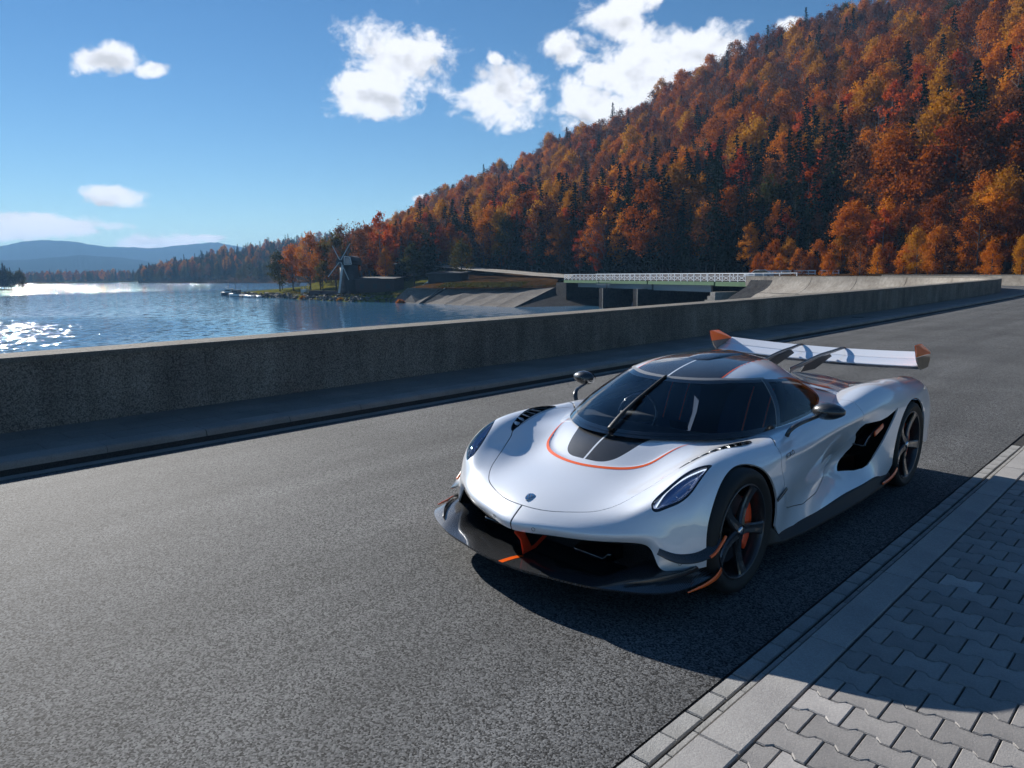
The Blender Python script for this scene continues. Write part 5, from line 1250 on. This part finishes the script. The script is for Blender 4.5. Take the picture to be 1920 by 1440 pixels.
def conifer(seed, h, rx, tiers, ls):
    R = np.random.RandomState(seed); tv, tf = [], []; limb(tv, tf, (0, 0, -.6), (0, 0, h*.98), .17, .02, 5); P = []
    for i in range(tiers):
        z = h*(.14+.84*i/tiers); r = rx*(1-(i/tiers))**.85*(.8+.35*R.rand())+.12
        for k in range(int(6+7*(1-i/tiers))):
            a = R.rand()*6.283; m_ = max(3, int(r/.22)); L_ = r*(.75+.4*R.rand())
            for t in np.linspace(.12, 1, m_): P.append((math.cos(a)*L_*t+R.normal()*.07, math.sin(a)*L_*t+R.normal()*.07, z-L_*t*.32+R.normal()*.07))
    return (tv, tf), quads(np.array(P), ls, R, .6)
def baretree(seed, h, leaves):
    R = np.random.RandomState(seed); tv, tf = [], []; tips = []
    def grow(p, d, L_, r, dep):
        q_ = p+d*L_; limb(tv, tf, p, q_, r, r*.66, 4)
        if dep == 0: tips.append(q_); return
        for i in range(3 if dep > 1 else 4):
            nd = d+R.normal(size=3)*.42; nd[2] = abs(nd[2])*.8+.22; nd /= np.linalg.norm(nd); grow(q_-d*L_*.25*R.rand(), nd, L_*(.62+.2*R.rand()), r*.6, dep-1)
    grow(np.array([0, 0, -.4]), np.array([0, 0, 1.]), h*.36, .17, 4)
    T_ = np.array(tips); Cn = T_[R.randint(len(T_), size=leaves)]+R.normal(size=(leaves, 3))*.35
    return (tv, tf), quads(Cn, .28, R)
KINDS = [  # builder, crown material, trunk material, label, share by zone (foot, middle, ridge)
 (broadleaf(1, 13.5, 3.0, 50, 74, .33), 'leaf_rust', 'bark', 'rust-red broadleaf tree in the hillside forest', (.10, .22, .25)),
 (broadleaf(2, 12.0, 2.6, 46, 70, .32, .2), 'leaf_orange', 'bark', 'bright orange broadleaf tree in the hillside forest', (.09, .12, .05)),
 (broadleaf(3, 14.5, 3.1, 54, 72, .33, .3), 'leaf_gold', 'bark', 'golden yellow broadleaf tree in the hillside forest', (.05, .08, .02)),
 (broadleaf(4, 12.5, 2.7, 46, 56, .30, .3, .7), 'leaf_brown', 'bark', 'thin brown broadleaf tree in the hillside forest', (.12, .24, .34)),
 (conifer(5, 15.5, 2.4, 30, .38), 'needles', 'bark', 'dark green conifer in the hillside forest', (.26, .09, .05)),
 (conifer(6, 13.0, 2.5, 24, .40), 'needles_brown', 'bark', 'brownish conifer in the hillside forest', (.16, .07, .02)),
 (baretree(7, 12.5, 420), 'leaf_brown', 'birch', 'nearly bare grey tree in the hillside forest', (.08, .22, .30)),
 (broadleaf(8, 13.0, 2.1, 36, 60, .36, .16, 1, .25), 'leaf_red', 'birch', 'slim red-orange birch in the hillside forest', (.09, .05, .02)),
 (broadleaf(9, 10.5, 2.8, 40, 58, .38, .15), 'leaf_olive', 'bark', 'olive green broadleaf tree in the hillside forest', (.08, .04, .04)),
]
protos = []; lods = []
stock = bpy.data.collections.new('tree_stock')
for i, ((tr, cr), lm, tm, lb, sh) in enumerate(KINDS):
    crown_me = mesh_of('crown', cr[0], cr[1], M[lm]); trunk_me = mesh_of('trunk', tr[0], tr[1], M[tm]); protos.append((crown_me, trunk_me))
    V = list(map(tuple, cr[0]))+list(tr[0]); F = [tuple(f) for f in cr[1]]+[tuple(j+len(cr[0]) for j in f) for f in tr[1]]
    me = mesh_of('forest_tree', V, F, M[lm]); me.materials.append(M[tm]); me.polygons.foreach_set('material_index', np.r_[np.zeros(len(cr[1]), np.int32), np.ones(len(tr[1]), np.int32)])
    o = bpy.data.objects.new('stock_%02d' % i, me); stock.objects.link(o)
def place_tree(kind, p, sc_, rot, label, group, name='forest_tree'):
    e = empty(name, p, (0, 0, rot)); e.scale = (sc_*(.92+.16*R_.rand()), sc_*(.92+.16*R_.rand()), sc_); tag(e, label, 'tree', group)
    link('crown', protos[kind][0], e); link('trunk', protos[kind][1], e); return e
def scatter(name, pts, label, cat):
    """many trees as one mass: instances on points"""
    P = np.array([p[:3] for p in pts]); me = bpy.data.meshes.new(name); me.from_pydata(P.tolist(), [], [])
    for nm, tp, arr in (('kind', 'INT', [p[3] for p in pts]), ('size', 'FLOAT', [p[4] for p in pts]), ('turn', 'FLOAT', [p[5] for p in pts])):
        at = me.attributes.new(nm, tp, 'POINT'); at.data.foreach_set('value', np.array(arr, np.int32 if tp == 'INT' else np.float32))
    o = link(name, me); tag(o, label, cat, kind='stuff')
    g = bpy.data.node_groups.new(name+'_nodes', 'GeometryNodeTree'); g.interface.new_socket('Geometry', in_out='INPUT', socket_type='NodeSocketGeometry'); g.interface.new_socket('Geometry', in_out='OUTPUT', socket_type='NodeSocketGeometry')
    N, L = g.nodes, g.links; gi = N.new('NodeGroupInput'); go = N.new('NodeGroupOutput'); mp = N.new('GeometryNodeMeshToPoints'); ip = N.new('GeometryNodeInstanceOnPoints'); ci = N.new('GeometryNodeCollectionInfo')
    ci.inputs['Collection'].default_value = stock; ci.inputs['Separate Children'].default_value = True; ci.inputs['Reset Children'].default_value = True
    def attr(nm, tp): n = N.new('GeometryNodeInputNamedAttribute'); n.data_type = tp; n.inputs['Name'].default_value = nm; return n.outputs['Attribute']
    L.new(gi.outputs[0], mp.inputs['Mesh']); L.new(mp.outputs['Points'], ip.inputs['Points']); L.new(ci.outputs[0], ip.inputs['Instance']); ip.inputs['Pick Instance'].default_value = True
    L.new(attr('kind', 'INT'), ip.inputs['Instance Index']); cb = N.new('ShaderNodeCombineXYZ'); L.new(attr('turn', 'FLOAT'), cb.inputs[2])
    L.new(cb.outputs[0], ip.inputs['Rotation']); L.new(attr('size', 'FLOAT'), ip.inputs['Scale']); L.new(ip.outputs[0], go.inputs[0])
    md = o.modifiers.new('trees', 'NODES'); md.node_group = g; return o
def pick(sh): return int(np.searchsorted(np.cumsum(sh)/sum(sh), R_.rand()))
zones = np.array([k[4] for k in KINDS])
def hill_trees():
    pts = []; cam_p = np.array([2.77, -3.69])
    for u in np.arange(2.0, 88, .62):
        i = int(u); c = HC[i]; span = math.hypot(c[3]-c[0], c[4]-c[1]); v = .0
        while v < 1.06:
            uu, vv = u+jit(.33), v+jit(2.0/span); x, y, z = hill_point(uu, vv)
            zn = zones[:, 0]*max(0, 1-vv/.30)+zones[:, 1]*(1-abs(vv-.45)/.45 if abs(vv-.45) < .45 else 0)+zones[:, 2]*max(0, (vv-.35)/.65)+1e-6
            if 34 < uu < 64 and vv < .20: zn = np.array([.05, .06, .02, .08, .46, .22, .04, .05, .02])  # conifers massed mid-foot: their dark needles stand in for shade there
            elif c[2] > .9 and uu > 58 and vv < .06: zn = np.array([.25, .3, .05, .15, .05, .1, 0, .1, 0])
            sc_ = (.58+.80*R_.rand()**1.5)*(.62 if (uu > 55 and vv < .04) else 1)*(.62+.38*min(1, max(0, (uu-14)/18)))
            pts.append((x, y, z-.3, pick(zn), sc_, R_.rand()*6.28, uu, vv)); v += (4.5 if vv < .3 else 5.2)/span
    size = lambda p: p[4]/math.hypot(p[0]-cam_p[0], p[1]-cam_p[1])
    def seen(p): return 9 < p[6] < 82 and p[7] < .75
    cand = sorted([p for p in pts if seen(p)], key=size, reverse=True); near = set(id(p) for p in cand[:290])
    for p in pts:
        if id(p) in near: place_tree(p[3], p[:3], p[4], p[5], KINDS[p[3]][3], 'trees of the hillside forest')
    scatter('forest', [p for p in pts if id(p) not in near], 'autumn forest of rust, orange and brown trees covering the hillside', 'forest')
hill_trees()
def foot_shrubs():
    for i, u in enumerate(np.arange(57.5, 80, .8)):
        x, y, z = hill_point(u+jit(.3), .004+.03*R_.rand()); kd = (1, 0, 1, 2, 0, 3)[i % 6]
        place_tree(kd, (x+2, y-7-3*R_.rand(), -.9-.5*R_.rand()), .40+.18*R_.rand(), R_.rand()*6.28, ('orange', 'rust-red', 'orange', 'yellow', 'rust-red', 'brown')[i % 6]+' low shrub at the forest edge behind the far wall', 'shrubs at the forest edge', 'shrub')
foot_shrubs()
def bank_trees():
    L_ = []
    # row of tall trees left of and behind the windmill: x, y, z, kind, size
    for (x, y, z, kd, s, lb) in ((-190, 100, -2.6, 8, 1.0, 'olive tree at the left tip of the wooded bank'), (-183.5, 100.5, -2.5, 1, 1.0, 'orange and green tree second from the left tip of the bank'), (-177, 102, -2.4, 0, 1.12, 'rust orange tall tree behind the moored boats'), (-171, 101.5, -2.4, 1, 1.02, 'orange round tree left of the kiosk'), (-167.5, 104, -2.2, 8, 1.35, 'tall dark green tree behind the kiosk'), (-160, 103, -2.2, 6, 1.3, 'bare tall tree behind the kiosk'), (-157, 97.5, -2.4, 3, .82, 'small brown tree left of the windmill'), (-163.5, 97.6, -2.6, 8, .72, 'low dark green tree beside the kiosk'),
                               (-151, 101, -1.8, 3, 1.1, 'brown tree behind the windmill'), (-147, 104, -1.2, 7, 1.35, 'vivid red-orange tree above the windmill cap'), (-141, 101, -1.4, 1, .75, 'small orange tree right of the windmill'), (-136, 102, -1.0, 4, .75, 'dark conifer right of the windmill'), (-131, 101.5, -1.0, 8, .85, 'dark green tree behind the low dark building'), (-127, 104, -.4, 4, .9, 'dark conifer behind the concrete slope'), (-122, 108, .2, 8, .8, 'olive tree above the concrete slope'), (-196, 104, -2.4, 8, .85, 'small olive tree behind the jetty'), (-155, 106, -1, 0, 1.1, 'rust tree on the rise behind the windmill'), (-163, 108, -.8, 8, 1.2, 'large olive tree on the rise left of the windmill'), (-172, 109, -1.2, 3, 1.25, 'tall brown tree at the back of the wooded bank'), (-182, 110, -1.4, 8, 1.2, 'tall olive tree at the back left of the bank')):
        place_tree(kd, (x, y, z), s, R_.rand()*6.28, lb, 'trees on the lake bank', 'bank_tree')
bank_trees()
def bush(x, y, z, r, m, lb):
    R = np.random.RandomState(int(abs(x*10))); P = R.normal(size=(420, 3)); P /= np.linalg.norm(P, axis=1)[:, None]; P *= (R.rand(420)**.4)[:, None]*r; P[:, 2] = np.abs(P[:, 2])*.8
    e = empty('bush', (x, y, z)); tag(e, lb, 'bush'); V, F = quads(P, .3, R); obj('foliage', V, F, M[m], e); t = MB().bar((0, 0, -.3), (0, 0, r*.5), .08).build('stem', M['bark'], e)
bush(-156.6, 87.9, -4.0, 1.0, 'leaf_gold', 'pale yellow bush at the waterline below the kiosk'); bush(-137.5, 86.0, -4.0, .8, 'leaf_gold', 'small ochre bush on the stones below the windmill'); bush(-116.8, 86.6, -4.1, .9, 'leaf_orange', 'orange bush at the foot of the concrete slope'); bush(-126, 90.5, -2.8, 1.1, 'leaf_olive', 'dark green bush at the left end of the concrete slope')
# --- far shores, islet, wooded headland, mountains
def ridge_land(name, front, top, back, m): 
    G = np.array([front, top, back], float); n = G.shape[1]
    return tag(obj(name, G.reshape(-1, 3), [(i*n+j, i*n+j+1, (i+1)*n+j+1, (i+1)*n+j) for i in range(2) for j in range(n-1)], M[m], smooth=True), kind='structure')
hf = [(-741,250.6,-4.4),(-733,249.8,-4.2),(-689,252,-4.2),(-637,254.6,-4.2),(-590,257,-4.2),(-547,259,-4.2),(-509,261,-4.2),(-440,262,-4.2),(-330,200,-4.2)]
hr = [(-760,268,-4),(-762,275,-2),(-748,292,4),(-735,310,9),(-729,330,15),(-745,372,22),(-756,413,28),(-700,440,34),(-560,400,34)]
hb = [(x-60, y+120, -4) for x, y, z in hr]
ridge_land('headland', hf, hr, hb, 'forest_floor')
hp = []
for i in range(900):
    t = R_.rand()*8; k = min(7, int(t)); f = t-k; v = R_.rand()**.8*1.1
    A = np.array(hf[k])*(1-f)+np.array(hf[k+1])*f; B = np.array(hr[k])*(1-f)+np.array(hr[k+1])*f; p = A+(B-A)*v if v < 1 else B
    if v < .02: continue
    hp.append((p[0], p[1], max(p[2], -4)-.3, pick([.04, .015, .07, .10, .32, .08, .03, 0, .40]), .75+.5*R_.rand(), R_.rand()*6.28))
scatter('headland_wood', hp, 'dark mixed wood covering the far headland', 'forest')
sheet_pts = [(-945,-400,-3.6),(-945,54,-3.6),(-930,178,-3.6),(-919,225,-3.6),(-905,275,-3.6),(-888,330,-3.6),(-860,420,-3.6)]
ridge_land('far_shore', [(x+14, y, -4.3) for x, y, z in sheet_pts], sheet_pts, [(x-1500, y*2.6, 2) for x, y, z in sheet_pts], 'meadow')
fp = []
for i in range(650):
    t = R_.rand()*6; k = min(5, int(t)); f = t-k; A = np.array(sheet_pts[k])*(1-f)+np.array(sheet_pts[k+1])*f; dd = R_.rand()*90
    fp.append((A[0]-2-dd, A[1]*(1+dd/900), -3.7, pick([.07, .02, .06, .24, .18, .08, .05, 0, .34]), .7+.4*R_.rand(), R_.rand()*6.28))
scatter('far_wood', fp, 'hazy band of trees along the far shore', 'forest')
isl = [(-560,50,-3.6),(-520,62,-3.5),(-480,76,-3.5),(-460,86,-3.5),(-453,92.5,-3.6)]
ridge_land('islet', [(x+3, y+2, -4.3) for x, y, z in isl], isl, [(x-30, y+14, -4) for x, y, z in isl], 'forest_floor')
scatter('islet_wood', [(x-R_.rand()*12, y+jit(6), -3.6, 8 if R_.rand() < .7 else 4, .65+.3*R_.rand(), R_.rand()*6.28) for x, y, z in np.repeat(np.array(isl[:]), 14, 0)], 'dark trees on the spit at the left edge of the lake', 'forest')
def mountains(name, P, foot, depth, rough, seed):
    R = np.random.RandomState(seed); P = np.array(P, float); t = np.linspace(0, len(P)-1, 160); P = nat_spline(np.arange(len(P), dtype=float), P, t); rows = []
    dirv = P[:, :2]/np.linalg.norm(P[:, :2], axis=1)[:, None]
    for k, (f, hz) in enumerate(((0, -6), (.25, .16), (.5, .42), (.75, .74), (1, 1), (1.35, .5))):
        pos = P[:, :2]-dirv*depth*(1-f); n = np.convolve(R.normal(size=170), np.ones(11)/11, 'valid')[:160]
        z = P[:, 2]*hz+(n*rough*(hz*(1.25-hz)) if k else 0) if k else np.full(160, -6.)
        rows.append(np.c_[pos, z])
    G = np.array(rows); n = 160
    tag(obj(name, G.reshape(-1, 3), [(i*n+j, i*n+j+1, (i+1)*n+j+1, (i+1)*n+j) for i in range(5) for j in range(n-1)], M['far_land'], smooth=True), kind='structure')
mountains('mountain_range', [(-3587,-267,104),(-3590,226,100),(-3557,531,111),(-3528,699,129),(-3513,771,149),(-3501,824,155.5),(-3483,896,154.5),(-3463,969,147),(-3436,1061,132),(-3411,1138,128),(-3378,1235,124),(-3347,1315,137),(-3305,1416,148),(-3283,1467,151),(-3251,1537,138),(-3169,1700,101),(-3010,1967,61)], 0, 900, 30, 3)
mountains('foothills', [(-2590,-197,52),(-2592,160,49),(-2569,379,49),(-2548,500,53),(-2532,576,57),(-2512,655,66),(-2501,696,69.5),(-2486,749,66),(-2459,832,56),(-2424,930,39),(-2363,1075,21),(-2221,1343,6)], 0, 600, 14, 4)
body_ref = build_body()
build_car()
# ================================================================= air
def haze():
    V = [(-4220, -1720, -11), (920, -1720, -11), (920, 2920, -11), (-4220, 2920, -11)]; V = V+[(x, y, 168) for x, y, z in V]
    F = [(0, 3, 2, 1), (4, 5, 6, 7), (0, 1, 5, 4), (1, 2, 6, 5), (2, 3, 7, 6), (3, 0, 4, 7)]
    m = bpy.data.materials.new('haze'); m.use_nodes = True; N, L = m.node_tree.nodes, m.node_tree.links
    for n in list(N): N.remove(n)
    out = N.new('ShaderNodeOutputMaterial'); v = N.new('ShaderNodeVolumePrincipled'); v.inputs['Color'].default_value = (.30, .60, 1, 1); v.inputs['Density'].default_value = HAZE; v.inputs['Anisotropy'].default_value = .1
    L.new(v.outputs[0], out.inputs['Volume'])
    o = obj('haze', V, F, m); tag(o, kind='stuff')
HAZE = .00021
haze()
